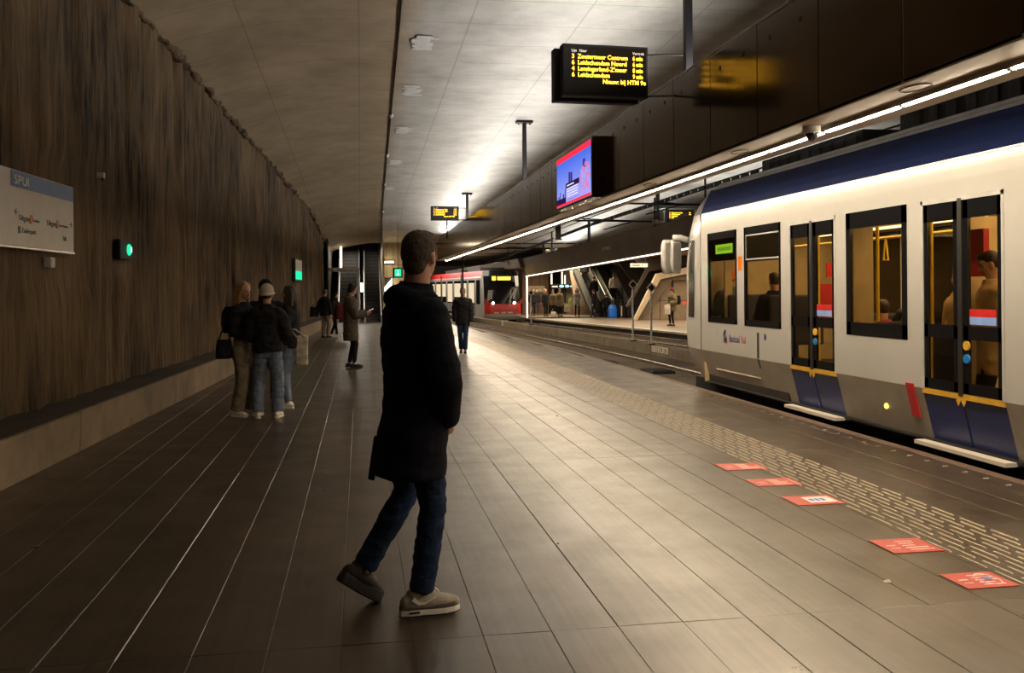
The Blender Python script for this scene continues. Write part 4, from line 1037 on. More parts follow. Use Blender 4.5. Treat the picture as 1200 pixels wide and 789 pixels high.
# cab nose
plan = [(0, 0), (.02, .35), (.06, .72), (.16, 1.12), (.36, 1.45), (.68, 1.68), (1.0, 1.78), (1.325, 1.81)]
def kz(z):
    pts_ = [(.06, .38), (.16, .60), (.3, .80), (.61, .95), (1.1, 1.), (2.0, .97), (2.45, .86), (2.8, .68), (3.0, .48), (3.19, .25)]
    for (a, b) in zip(pts_[:-1], pts_[1:]):
        if a[0] <= z <= b[0]: return a[1]+(b[1]-a[1])*(z-a[0])/(b[0]-a[0])
    return pts_[0][1] if z < .06 else pts_[-1][1]
def nose(zs, m, name, i0=0, i1=15, off=0.):
    pl = plan+[(2*1.325-x, y) for x, y in plan[-2::-1]]
    mb = MB(); n = i1-i0
    for z in zs:
        t_ = tside(z)
        for i in range(i0, i1):
            x, y = pl[i]; sc = (1.325-t_)/1.325
            mb.v.append((TC+(x-1.325)*sc+(-off if x < .9 else off if x > 1.7 else 0), YN+y*kz(z)+off, z))
    for r in range(len(zs)-1):
        for i in range(n-1): a = r*n+i; mb.f.append((a, a+n, a+n+1, a+1))
    return mb.build(name, m, bt, world=True, smooth=True)
nose([.06, .16, .3, .45, .61], M_grey, 'nose_skirt')
nose([.61, .8, 1.0, 1.1], M_white, 'nose_panel')
nose([1.1, 1.5, 2.0, 2.45], M_white, 'nose_corner', 0, 4)
nose([1.1, 1.5, 2.0, 2.45], M_white, 'nose_corner', 11, 15)
nose([1.1, 1.5, 2.0, 2.45], M_glossblack, 'windshield', 3, 12)
nose([2.45, 2.6, 2.8], M_white, 'nose_brow')
nose([2.8, 2.9, 3.0, 3.1, 3.19], mat('nose_roof_grey', (.17, .16, .16), .4), 'nose_roof')
nose([1.12, 1.5, 2.0, 2.40], M_glossblack, 'cab_side_window', 1, 3, .006)
mb = MB(); mb.tube([(5.52, 15.0, 2.42), (5.42, 15.1, 2.47), (5.30, 15.15, 2.47)], .05, 8)
mir = mb.build('mirror_arm', M_lightgrey, bt, world=True, smooth=True)
for dy in (0, .28):
    mb = MB(); mb.loft([(5.36-dy*.45, 15.2+dy*.2, 1.86, .075, .06), (5.36-dy*.45, 15.2+dy*.2, 2.0, .10, .07), (5.36-dy*.45, 15.2+dy*.2, 2.35, .10, .07), (5.36-dy*.45, 15.2+dy*.2, 2.44, .07, .05)], seg=14, pw=4)
    mb.build('mirror_housing', M_lightgrey, bt, world=True, smooth=True)
    mb = MB(); mb.box(5.30-dy*.45, 5.42-dy*.45, 15.115+dy*.2, 15.13+dy*.2, 1.93, 2.38); mb.build('mirror_glass', M_steel, bt, world=True)
mb = MB(); mb.ell((5.58, 15.38, 1.35), (.03, .02, .03)); mb.build('red_side_lamp', emis('red_lamp', (1, .03, .01), 2.), bt, world=True)
# interior
M_int = mat('interior_panel', (.55, .42, .22), .5)
mb = MB(); mb.box(TX+.06, 2*TC-TX-.06, YE, YN, .09, .11); mb.build('tram_floor', M_dark, bt, world=True)
mb = MB(); mb.box(TX+.10, 2*TC-TX-.10, YE, YN, 2.46, 2.49); mb.box(TX+.05, 2*TC-TX-.05, YN-.06, YN, .1, 2.47); mb.box(TX+.05, 2*TC-TX-.05, YE, YE+.05, .1, 2.47); mb.build('interior_lining', M_int, bt, world=True)
mb = MB()
for y in [.4, 2.0, 3.6, 5.2, 6.8, 8.4, 10.0, 11.6, 13.0]:
    for X in (6.15, 7.4): mb.box(X-.05, X+.05, y, y+1.1, 2.43, 2.455)
mb.build('ceiling_lamp', E_tramlamp, bt, world=True)
mb = MB()
for (X, y) in ((5.95, 7.2), (6.1, 7.55), (6.0, 8.95), (5.95, 9.9), (6.0, 10.6), (7.1, 7.7), (5.95, 5.6), (6.0, 11.4)): mb.tube([(X, y, .1), (X, y, 2.45)], .02, 8)
mb.tube([(6.3, YE, 2.2), (6.3, 13, 2.2)], .018, 8)
mb.build('grab_pole', M_yellow, bt, world=True)
mb = MB()
for y in (7.35, 7.6, 8.9, 6.3, 10.3):
    mb.tube([(6.3, y, 2.2), (6.3, y-.03, 2.05), (6.3, y-.05, 1.93), (6.3, y+.05, 1.93), (6.3, y+.03, 2.05), (6.3, y, 2.2)], .012, 6)
mb.build('hand_strap', M_yellow, bt, world=True)
for (X, y, f) in ((6.0, 9.25, 1), (6.0, 8.55, -1), (7.4, 9.2, 1), (7.4, 8.5, -1), (7.4, 11.7, 1), (7.4, 12.6, -1), (6.0, 6.0, 1)):
    mb = MB(); mb.box(X-.36, X+.36, y-.2, y+.22, .48, .56)
    mb.box(X-.36, X+.36, y+.18*f-.03, y+.18*f+.05, .5, 1.22); mb.box(X-.1, X+.1, y-.1, y+.1, .1, .5)
    mb.build('seat', M_seat, bt, world=True, bevel=.03)
for y in (12.25, 13.72):
    mb = MB(); mb.box(5.6, 6.4, y-.2, y+.22, .80, .88); mb.box(5.6, 6.4, y-.25, y-.18, .8, 1.5); mb.box(5.9, 6.1, y-.1, y+.1, .42, .8); mb.build('seat', M_seat, bt, world=True, bevel=.03)
for (x0_, x1_, y0_, y1_, z0_, z1_, m_, nm) in ((5.56, 5.80, 9.74, 9.78, .3, 2.3, M_int, 'partition'), (5.9, 5.96, 7.98, 8.2, 1.7, 2.16, M_red, 'fire_box'), (5.96, 6.4, 8.25, 8.30, .2, 2.3, M_int, 'partition'),
    (6.0, 6.35, 11.6, 11.64, 1.2, 1.65, M_red, 'red_seat_back'), (5.6, 5.72, 13.6, 13.64, .3, 2.3, M_int, 'partition'), (6.6, 7.3, 12.3, 12.32, 1.75, 1.95, M_red, 'notice_board'),
    (7.2, 7.9, 8.8, 8.85, 1.5, 2.1, M_dark, 'information_screen'), (7.0, 7.9, 5.2, 5.25, .2, 2.3, M_int, 'partition')):
    mb = MB(); mb.box(x0_, x1_, y0_, y1_, z0_, z1_); mb.build(nm, m_, bt, world=True)

mb = MB(); mb.box(TX+.10, 2*TC-TX-.10, 11.35, YN-.08, .11, .42); mb.build('raised_floor', M_dark, bt, world=True)
# ------------------------------------------------------------------ red tram
rt_ = thing('tram', 'red and white tram facing the camera on the far track, with a lit amber destination', 'tram', (8.48, 54.5, -.45), .117)
Wd = 1.17
def rtb(mb, n, m, **k): return mb.build(n, m, rt_, **k)
mb = MB(); mb.prism([(-Wd, .22), (Wd, .22), (Wd, 2.75), (Wd-.12, 3.15), (-Wd+.12, 3.15), (-Wd, 2.75)], 22, 'y', .9)
rtb(mb, 'body', M_white)
mb = MB()
for s_ in (-1, 1): mb.hexa([(s_*(Wd+.004), .9, 2.72), (s_*(Wd+.004)-.02*s_, .9, 2.72), (s_*(Wd+.004)-.02*s_, 22.9, 2.72), (s_*(Wd+.004), 22.9, 2.72), (s_*(Wd-.11), .9, 3.17), (s_*(Wd-.13), .9, 3.17), (s_*(Wd-.13), 22.9, 3.17), (s_*(Wd-.11), 22.9, 3.17)])
rtb(mb, 'red_roof_stripe', M_red)
# faceted nose
def ring(z, d, w): return [(-Wd, .9, z), (-w, d+.25, z), (-w*.75, d, z), (w*.75, d, z), (w, d+.25, z), (Wd, .9, z)]
def face(zs, m, n, i0=0, i1=6, o=0.):
    mb = MB()
    for (z, d, w) in zs:
        for p in ring(z, d, w)[i0:i1]: mb.v.append((p[0], p[1]-o, p[2]))
    k = i1-i0
    for r in range(len(zs)-1):
        for i in range(k-1): mb.f.append((r*k+i, r*k+i+1, (r+1)*k+i+1, (r+1)*k+i))
    return rtb(mb, n, m)
face([(.22, .25, 1.10), (.40, .06, 1.13), (.56, .0, 1.14)], M_white, 'bumper')
face([(.56, .0, 1.14), (1.16, .06, 1.13)], M_white, 'front_side', 0, 2); face([(.56, .0, 1.14), (1.16, .06, 1.13)], M_white, 'front_side', 4, 6)
face([(.56, .0, 1.14), (.85, .01, 1.14), (1.16, .06, 1.13)], M_red, 'red_front', 1, 5)
face([(1.16, .06, 1.13), (2.2, .30, 1.10), (2.85, .50, 1.08), (3.19, .75, 1.02)], M_glossblack, 'windshield', 1, 5)
face([(1.16, .06, 1.13), (2.2, .30, 1.10), (2.85, .50, 1.08), (3.12, .75, 1.02)], M_white, 'corner_post', 0, 2); face([(1.16, .06, 1.13), (2.2, .30, 1.10), (2.85, .50, 1.08), (3.12, .75, 1.02)], M_white, 'corner_post', 4, 6)
for s_ in (-1, 1):
    mb = MB(); mb.prism([(s_*.75, 1.16), (s_*1.14, 1.16), (s_*1.14, 1.55), (s_*1.05, 1.35)][::s_], .05, 'y', .0); rtb(mb, 'red_cheek', M_red)
mb = MB(); mb.box(-.62, -.40, .35, .37, 2.58, 2.82); mb.box(-.28, .52, .35, .37, 2.60, 2.80); rtb(mb, 'destination_display', E_amber)
mb = MB(); mb.box(-.75, .75, .37, .5, 2.5, 2.9); rtb(mb, 'display_case', M_glossblack)
mb = MB()
for s_ in (-1, 1): mb.ell((s_*.66, .02, 1.22), (.085, .05, .085))
rtb(mb, 'headlamp', E_head, smooth=True)
mb = MB(); mb.tube([(.3, .0, 1.2), (.75, .12, 2.1)], .03, 6); mb.tube([(.3, -.01, 1.0), (.45, -.01, 1.35)], .03, 6); rtb(mb, 'wiper', M_lightgrey)
mb = MB()
for k in range(3): mb.box(-.6+.42*k, -.3+.42*k, -.012, -.0, .60, .68)
rtb(mb, 'front_grille', M_signw)
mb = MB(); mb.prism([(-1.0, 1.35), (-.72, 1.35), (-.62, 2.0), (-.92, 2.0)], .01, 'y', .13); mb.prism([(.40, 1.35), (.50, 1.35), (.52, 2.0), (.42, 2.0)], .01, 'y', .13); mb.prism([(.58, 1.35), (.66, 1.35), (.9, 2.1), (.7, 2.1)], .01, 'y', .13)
rtb(mb, 'painted_reflection', mat('pane_reflection', (.45, .43, .42), .3))  # pale slabs painted as reflections on the windshield
E_win = emis('lit_tram_window', (1, .8, .52), .9)
mb = MB(); mg = MB(); ml = MB()
for k, (a, b) in enumerate(((1.15, 2.1), (2.5, 4.2), (4.6, 5.9), (6.3, 8.4), (8.8, 10.6), (11, 12.4), (12.8, 14.6), (15, 17), (17.4, 19), (19.4, 21.5))):
    isd = k in (1, 4, 7)
    mb.box(-Wd-.012, -Wd+.0, a, b, .45 if isd else 1.15, 2.62)
    if k: ml.box(-Wd-.018, -Wd-.012, a+.12, b-.12, 1.55 if not isd else 1.2, 2.45)
    if isd: mg.box(-Wd-.02, -Wd-.012, a+.1, (a+b)/2-.06, .55, 1.1); mg.box(-Wd-.02, -Wd-.012, (a+b)/2+.06, b-.1, .55, 1.1)
rtb(mb, 'side_window', M_glossblack); rtb(ml, 'lit_pane', E_win); rtb(mg, 'door_panel', M_white)
mb = MB()
for y in (6.1, 12.6): mb.box(-Wd-.03, -Wd, y, y+.2, .3, 3.1)
rtb(mb, 'articulation', M_rubber)
mb = MB(); mb.box(-1.0, 1.0, .9, 22, .0, .22); rtb(mb, 'underframe', M_rubber)
mb = MB(); mb.box(-.8, .8, 2.5, 6, 3.15, 3.4); mb.box(-.8, .8, 8, 13, 3.15, 3.4); rtb(mb, 'roof_unit', M_dark)
# far poles in front of the red tram side
for (px_r, lb) in ((6.05, 'dark slim pole standing before the side of the red tram'), ):
    t = thing('platform_pole', lb, 'pole', (5.75, 52, 0))
    mb = MB(); mb.tube([(5.75, 52, -.3), (5.75, 52, 3.8)], .05, 8); mb.build('pole', M_black, t, world=True)
    mb = MB(); mb.tube([(5.75, 52, -.3), (5.75, 52, -.2)], .12, 8); mb.build('foot', M_black, t, world=True)

# ------------------------------------------------------------------ people
def ik(a, b, l1, l2, hint):
    a, b = Vector(a), Vector(b); d = b-a; L_ = d.length
    if L_ > (l1+l2)*.998: b = a+d.normalized()*(l1+l2)*.998; d = b-a; L_ = d.length
    x = (l1*l1-l2*l2+L_*L_)/(2*L_); h = math.sqrt(max(0, l1*l1-x*x)); u = d.normalized()
    w = Vector(hint)-u*Vector(hint).dot(u); w.normalize()
    return a+u*x+w*h, b

def hand(mb, wrist, d, n, side, s, curl=.5, r=.0085):
    """palm, four unequal fingers and a thumb; d points along the hand, n out of the palm"""
    d = Vector(d).normalized(); n = Vector(n); n = (n-d*n.dot(d)).normalized(); c = d.cross(n)*side
    w = Vector(wrist)
    M = Matrix((d, c, n)).transposed()
    mb.ell(w+d*.045*s, (.055*s, .042*s, .017*s), M)
    for i, (off, L_) in enumerate(((.030, .072), (.010, .080), (-.010, .075), (-.029, .058))):
        p = w+d*.082*s+c*off*s; pts = [w+d*.05*s+c*off*.8*s, p]; a = 0
        for k, f in enumerate((.45, .32, .23)):
            a += curl*(.7+.25*k); p = p+(d*math.cos(a)+n*math.sin(a))*L_*f*s; pts.append(p)
        mb.tube(pts, [r*1.15*s, r*1.1*s, r*s, r*.95*s, r*.8*s], 8, dome=True)
    b = w+d*.02*s+c*.030*s; p1 = b+(d*.6+c*.7+n*.25)*.035*s; p2 = p1+(d*.85+c*.25+n*.45).normalized()*.032*s; p3 = p2+(d*.9+n*.5).normalized()*.024*s
    mb.tube([b, p1, p2, p3], [.015*s, .0125*s, .0105*s, .0085*s], 8, dome=True)

def person(label, loc, rz, H=1.7, fem=False, vx=.012, skin=M_skin, hipz=.532, hip=(0, 0), lean=0., twist=0.,
           feet=None, arms=None, head=(0, 0), hair='short', hairm=M_hair_br, top=None, legs=None, shoe=None, hat=None, group=None, curl=.5, face=True, name='person', hood=False, coat_bulk=1., sitting=False):
    root = thing(name, label, 'person', loc, rz, group)
    U = H; s = H/1.75
    V = lambda x, y, z: Vector((x*U, y*U, z*U))
    hc = V(hip[0], hip[1], hipz); N_ = hc+V(lean*1.6, 0, .302)
    Rt = Matrix.Rotation(twist, 3, 'Z')
    sw = .092 if fem else .106
    S = {k: N_+Rt @ V(-.006, k*sw, -.036) for k in (1, -1)}
    HC = N_+V(.010+lean*.35+.25*math.sin(head[1])*.1, 0, .116)
    Rh = Matrix.Rotation(head[0], 3, 'Z') @ Matrix.Rotation(head[1], 3, 'Y')
    h_ = lambda x, y, z: HC+Rh @ (Vector((x, y, z))*U)
    feet = feet or {1: (0, .06, 0, .1, 0), -1: (.02, -.06, 0, -.1, 0)}    # x, y, lift, yaw, pitch
    arms = arms or {1: (.03, .15, .46), -1: (.03, -.15, .46)}
    el = {}; wr = {}
    for k in (1, -1):
        e_, w_ = ik(S[k], V(*arms[k][:3]), .168*U, .150*U, (arms[k][3] if len(arms[k]) > 3 else (-1, k*.35, -.3)))
        el[k] = e_; wr[k] = w_
    kn = {}; an = {}
    for k in (1, -1):
        f_ = feet[k]; yaw = f_[3]
        hp = hc+V(0, k*.048, 0)
        k_, a_ = ik(hp, V(f_[0], f_[1], .047+f_[2]), .247*U, .246*U, (math.cos(yaw), math.sin(yaw), 0.05 if not sitting else .8))
        kn[k] = k_; an[k] = a_
    # continuous body
    mb = MB(); bm_ = .9
    cx = lambda t: hc+(N_-hc)*t
    tor = []
    for (t, rx, ry) in ((-.12, .045, .075), (0, .055, .084), (.25, .05, .075), (.45, .048, .07), (.7, .056, .085), (.9, .045, .088), (1.0, .034, .06)):
        c = cx(t); tor.append((c.x, c.y, c.z, rx*U*bm_, ry*U*bm_*(1 if not fem else .93), twist*max(0, t)))
    mb.loft(tor, seg=18)
    nr = (.030 if fem else .036)*U
    mb.tube([N_-V(0, 0, .01), N_+V(.002, 0, .03), h_(-.012, 0, -.035)], [nr*1.25, nr, nr*.95], 14, dome=True)
    mb.ell(h_(-.006, 0, .012), (.052*U, .042*U, .053*U), Rh); mb.ell(h_(.012, 0, -.020), (.039*U, .035*U, .044*U), Rh, nu=20, nv=14)
    mb.ell(h_(.026, 0, -.052), (.020*U, .020*U, .013*U), Rh); mb.ell(h_(.034, 0, .012), (.014*U, .028*U, .010*U), Rh)
    if face:
        mb.tube([h_(.044, 0, .004), h_(.055, 0, -.014), h_(.052, 0, -.020)], [.005*U, .0085*U, .009*U], 8, dome=True)
        for k in (1, -1):
            mb.ell(h_(-.003, k*.0425, -.008), (.011*U, .006*U, .018*U), Rh @ Matrix.Rotation(k*-.35, 3, 'Z'))
            mb.ell(h_(.030, k*.020, -.016), (.014*U, .012*U, .011*U), Rh)
    for k in (1, -1):
        mb.tube([S[k]-V(0, k*.012, 0), S[k].lerp(el[k], .5), el[k], el[k].lerp(wr[k], .4), wr[k]], [.028*U, .025*U, .020*U, .0205*U, .0145*U], 12, dome=True)
        d = (wr[k]-el[k]).normalized()
        hd = arms[k][4] if len(arms[k]) > 4 else d
        hn = arms[k][5] if len(arms[k]) > 5 else (0, -k, .2)
        hand(mb, wr[k], hd, hn, k, s, curl)
        kr = min(.031, (legs or {}).get('knee', .036)*.80); ar = min(.019, (legs or {}).get('hem', .031)*.72)
        mb.tube([hc+V(0, k*.045, 0), kn[k], kn[k].lerp(an[k], .35), an[k]], [min(.046, (legs or {}).get('thigh', .05)*.85)*U, kr*U, (kr*.6+ar*.4)*U, ar*U], 12, dome=True)
        f_ = feet[k]; dr_ = Vector((math.cos(f_[3])*math.cos(f_[4]), math.sin(f_[3])*math.cos(f_[4]), -math.sin(f_[4])))
        mb.tube([an[k], an[k]+dr_*.05*U-V(0, 0, .02)], [.02*U, .018*U], 8, dome=True)
    body = mb.vox('body', skin, vx if vx < .01 else vx*.8, root, 2)
    # face details
    if face and vx < .02:
        mb = MB()
        for k in (1, -1): mb.ell(h_(.0455, k*.0165, .0015), (.0045*U, .0075*U, .0042*U), Rh, 10, 8)
        mb.build('eyes', M_eye, root, smooth=True)
        mb = MB(); mb.ell(h_(.0485, 0, -.0335), (.005*U, .0135*U, .0035*U), Rh, 12, 8); mb.build('mouth', M_lip, root, smooth=True)
        mb = MB()
        for k in (1, -1): mb.tube([h_(.0475, k*.007, .0115), h_(.0465, k*.017, .0145), h_(.041, k*.026, .011)], .0022*U, 6, dome=True)
        mb.build('eyebrows', hairm, root, smooth=True)
    # hair
    if hair:
        mb = MB()
        if hair in ('short', 'crop'):
            g = 1.0 if hair == 'short' else .985
            mb.ell(h_(-.012, 0, .020), (.0515*U*g, .0455*U*g, .0515*U*g), Rh, 20, 14); mb.ell(h_(-.020, 0, .0), (.041*U, .0425*U, .045*U), Rh, 20, 14)
            if hair == 'short': mb.ell(h_(.022, 0, .048), (.028*U, .032*U, .019*U), Rh)
        else:
            mb.ell(h_(-.017, 0, .020), (.0515*U, .048*U, .0525*U), Rh, 20, 14)
            for k in (1, -1): mb.tube([h_(.012, k*.026, .056), h_(.014, k*.044, .015), h_(.002, k*.046, -.02)], [.014*U, .010*U, .012*U], 8, dome=True)
            mb.ell(h_(-.022, 0, -.012), (.040*U, .044*U, .045*U), Rh)
        if hair == 'long':
            for k in (1, -1):
                for q in range(4):
                    x = .004-.016*q; mb.tube([h_(x, k*.043, .0), h_(x+.002, k*.050, -.045), V(0, 0, 0)+Vector((h_(x, k*.046, -.09).x+.012*U, h_(x, k*.046, -.09).y, N_.z-.035*U)), Vector((N_.x+(.055-.02*q)*U, N_.y+k*(.050+.004*q)*U, N_.z-(.095-.01*q)*U))], [.013*U, .014*U, .013*U, .005*U], 8, dome=True)
            mb.tube([h_(-.045, 0, 0), h_(-.055, 0, -.06), N_+V(-.065, 0, -.06)], [.03*U, .034*U, .015*U], 10, dome=True, flat=(1, 1.2))
        if hair == 'bun': mb.ell(h_(-.055, 0, .045), (.022*U, .022*U, .022*U), Rh)
        if hair == 'ponytail': mb.tube([h_(-.055, 0, .02), h_(-.085, 0, -.01), h_(-.08, 0, -.08)], [.016*U, .02*U, .008*U], 8, dome=True)
        mb.vox('hair', hairm, min(vx, .012), root, 1, rough=.002 if vx < .01 else .003, rs=40, stretch=(1, 1, .3))
    if hat:
        kind, hm = hat
        mb = MB()
        if kind == 'beanie':
            mb.ell(h_(-.012, 0, .028), (.060*U, .053*U, .056*U), Rh, 20, 14); mb.ell(h_(-.02, 0, .050), (.040*U, .038*U, .03*U), Rh)
            mb.xf(Matrix.Identity(4))
            c0 = h_(-.012, 0, .002); ax = Rh @ Vector((0, 0, 1))
            o = mb.vox('beanie', hm, min(vx, .01), root, 1, rough=.002, rs=60)
            mb = MB(); pts = [c0+Rh @ Vector((.058*U*math.cos(a), .0505*U*math.sin(a), (.012*math.cos(a)+.004)*U)) for a in [2*PI*i/20 for i in range(21)]]
            mb.tube(pts, .011*U, 8, cap=False); mb.build('beanie_cuff', hm, root, smooth=True)
        elif kind == 'hood':
            mb.ell(h_(-.018, 0, .015), (.062*U, .056*U, .062*U), Rh, 20, 14); mb.tube([h_(-.03, 0, -.03), N_+V(-.02, 0, 0)], [.05*U, .06*U], 12, dome=True)
            mb.vox('hood', hm, min(vx, .012), root, 2)
        elif kind == 'cap':
            mb.ell(h_(-.008, 0, .030), (.056*U, .050*U, .045*U), Rh, 20, 14); mb.ell(h_(.055, 0, .022), (.035*U, .035*U, .005*U), Rh)
            mb.vox('cap', hm, min(vx, .01), root, 1)
    # trousers
    lg = dict(m=M_jean_d, thigh=.052, knee=.036, hem=.031, len=.94, rough=.005); lg.update(legs or {})
    mb = MB()
    c = hc
    mb.loft([(c.x, c.y, c.z-.07*U, .050*U, .078*U), (c.x, c.y, c.z-.02*U, .062*U, .090*U), (c.x, c.y, c.z+.04*U, .058*U, .083*U), (c.x+lean*.2*U, c.y, c.z+.09*U, .052*U, .076*U)], seg=18)
    for k in (1, -1):
        a = kn[k].lerp(an[k], lg['len'])
        mb.tube([hc+V(.0, k*.044, -.005), (hc+V(0, k*.046, 0)).lerp(kn[k], .5), kn[k], kn[k].lerp(an[k], .5), a], [lg['thigh']*U*1.08, lg['thigh']*U*.93, lg['knee']*U, (lg['knee']+lg['hem'])*.5*U, lg['hem']*U], 14, dome=False)
    mb.vox('trousers', lg['m'], vx, root, 2, rough=lg['rough'], rs=13, stretch=(1, 1, 1.8), seed=H*10)
    # shoes
    sh = dict(m=M_shoe_d, sole=M_rubber); sh.update(shoe or {})
    for k in (1, -1):
        f_ = feet[k]; q = s
        Rf = Matrix.Rotation(f_[3], 3, 'Z') @ Matrix.Rotation(f_[4], 3, 'Y')
        base = an[k]-Rf @ Vector((0, 0, .080*q))
        F = lambda x, y, z: base+Rf @ (Vector((x, y, z))*q)
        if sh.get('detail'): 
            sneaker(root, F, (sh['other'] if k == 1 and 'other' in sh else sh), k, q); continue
        mb = MB()
        mb.tube([F(-.05, 0, .055), F(.0, 0, .06), F(.07, 0, .050), F(.13, 0, .040), F(.165, 0, .034)], [.036*q, .040*q, .040*q, .036*q, .024*q], 12, dome=True, flat=(.85, 1), up=Rf @ Vector((0, 0, 1)))
        mb.tube([F(-.01, 0, .06), F(-.01, 0, .10)], [.037*q, .034*q], 10, dome=False)
        o = mb.vox('shoe', sh['m'], min(vx, .012), root, 1)
        mb = MB(); pl = [(-.09, .0), (-.075, .03), (.0, .034), (.08, .043), (.14, .036), (.175, .0), (.14, -.036), (.08, -.043), (.0, -.034), (-.075, -.03)]
        n = len(pl); mb.v = [tuple(F(x, y, .004)) for x, y in pl]+[tuple(F(x*.98, y*.98, .028)) for x, y in pl]; mb.f = [tuple(range(n))[::-1], tuple(range(n, 2*n))]+[(i, (i+1) % n, n+(i+1) % n, n+i) for i in range(n)]
        mb.build('sole', sh['sole'], o)
    # top garment
    tp = dict(m=M_blackcloth, hem=.46, t=.02, flare=1., sleeve=1., rough=.008, name='jacket', len=.98, slit=False); tp.update(top or {})
    t = tp['t']; mb = MB()
    hz = tp['hem']*U; rings = []; wf = .93 if fem else 1.
    fl = tp['flare']; hx = hc.x+tp.get('hx', 0)
    zs_ = []
    base_r = ((.064, .094),)
    nlow = max(2, int((hc.z-hz)/(.05*U))+1)
    if hz < hc.z:
        for i in range(nlow):
            q = i/(nlow); z = hz+(hc.z-hz)*q
            f = fl+(1-fl)*q
            rings.append((hx+(hc.x-hx)*q+tp.get('back', 0)*(1-q), hc.y, z, (.062*U+t)*f, (.092*U*wf+t)*f, 0))
    prof = [(0, .063, .093), (.25, .060, .088), (.5, .060, .088), (.72, .066, .100), (.86, .060, .103), (.94, .050, .084), (1.0, .044, .064), (1.06, .040, .048), (1.11, .036, .042)]
    for (q, rx, ry) in prof:
        c = cx(min(q, 1.05)); z = hc.z+(N_.z-hc.z)*q
        if z < hz: continue
        rings.append((c.x, c.y, z, rx*U+t*(1 if q < 1 else .6), ry*U*wf+t*(1 if q < .95 else .5), twist*q))
    mb.loft(rings, seg=28, pw=2.25)
    for k in (1, -1):
        sl = tp['sleeve']; w_ = el[k].lerp(wr[k], tp['len'])
        mb.tube([S[k]-Vector((0, k*.02*U, .0)), S[k].lerp(el[k], .45), el[k], el[k].lerp(w_, .5), w_], [(.036*U+t*.7)*sl, (.033*U+t*.7)*sl, (.029*U+t*.6)*sl, (.027*U+t*.6)*sl, (.023*U+t*.5)*sl], 14, dome=False)
        mb.ell(S[k]-V(0, k*.012, .008), ((.038*U+t*.55)*sl,)*3)
    if tp.get('collar'): mb.tube([N_+V(-.002, 0, .0), N_+V(.004, 0, tp.get('ch', .035))], [.052*U, .046*U], 16)
    if tp.get('hood'): 
        mb.ell(N_+Rt @ V(-.040, 0, .006), (.044*U, .070*U, .036*U)); mb.tube([N_+Rt @ V(-.03, .055, .012), N_+Rt @ V(.02, .052, .008), N_+Rt @ V(.052, .015, -.012)], .018*U, 10, dome=True); mb.tube([N_+Rt @ V(-.03, -.055, .012), N_+Rt @ V(.02, -.052, .008), N_+Rt @ V(.052, -.015, -.012)], .018*U, 10, dome=True)
    for e in tp.get('extra', []): e(mb, U, hc, N_, S, el, wr)
    cut = tp.get('post')
    mb.vox(tp['name'], tp['m'], vx, root, 2, rough=tp['rough'], rs=tp.get('rs', 10), stretch=(1, 1, 1.6), seed=H*7, post=cut)
    M = root_matrix(root)
    return dict(root=root, wr={k: M @ wr[k] for k in wr}, el={k: M @ el[k] for k in el}, N=M @ N_, S={k: M @ S[k] for k in S}, HC=M @ HC, hip=M @ hc, M=M, U=U)

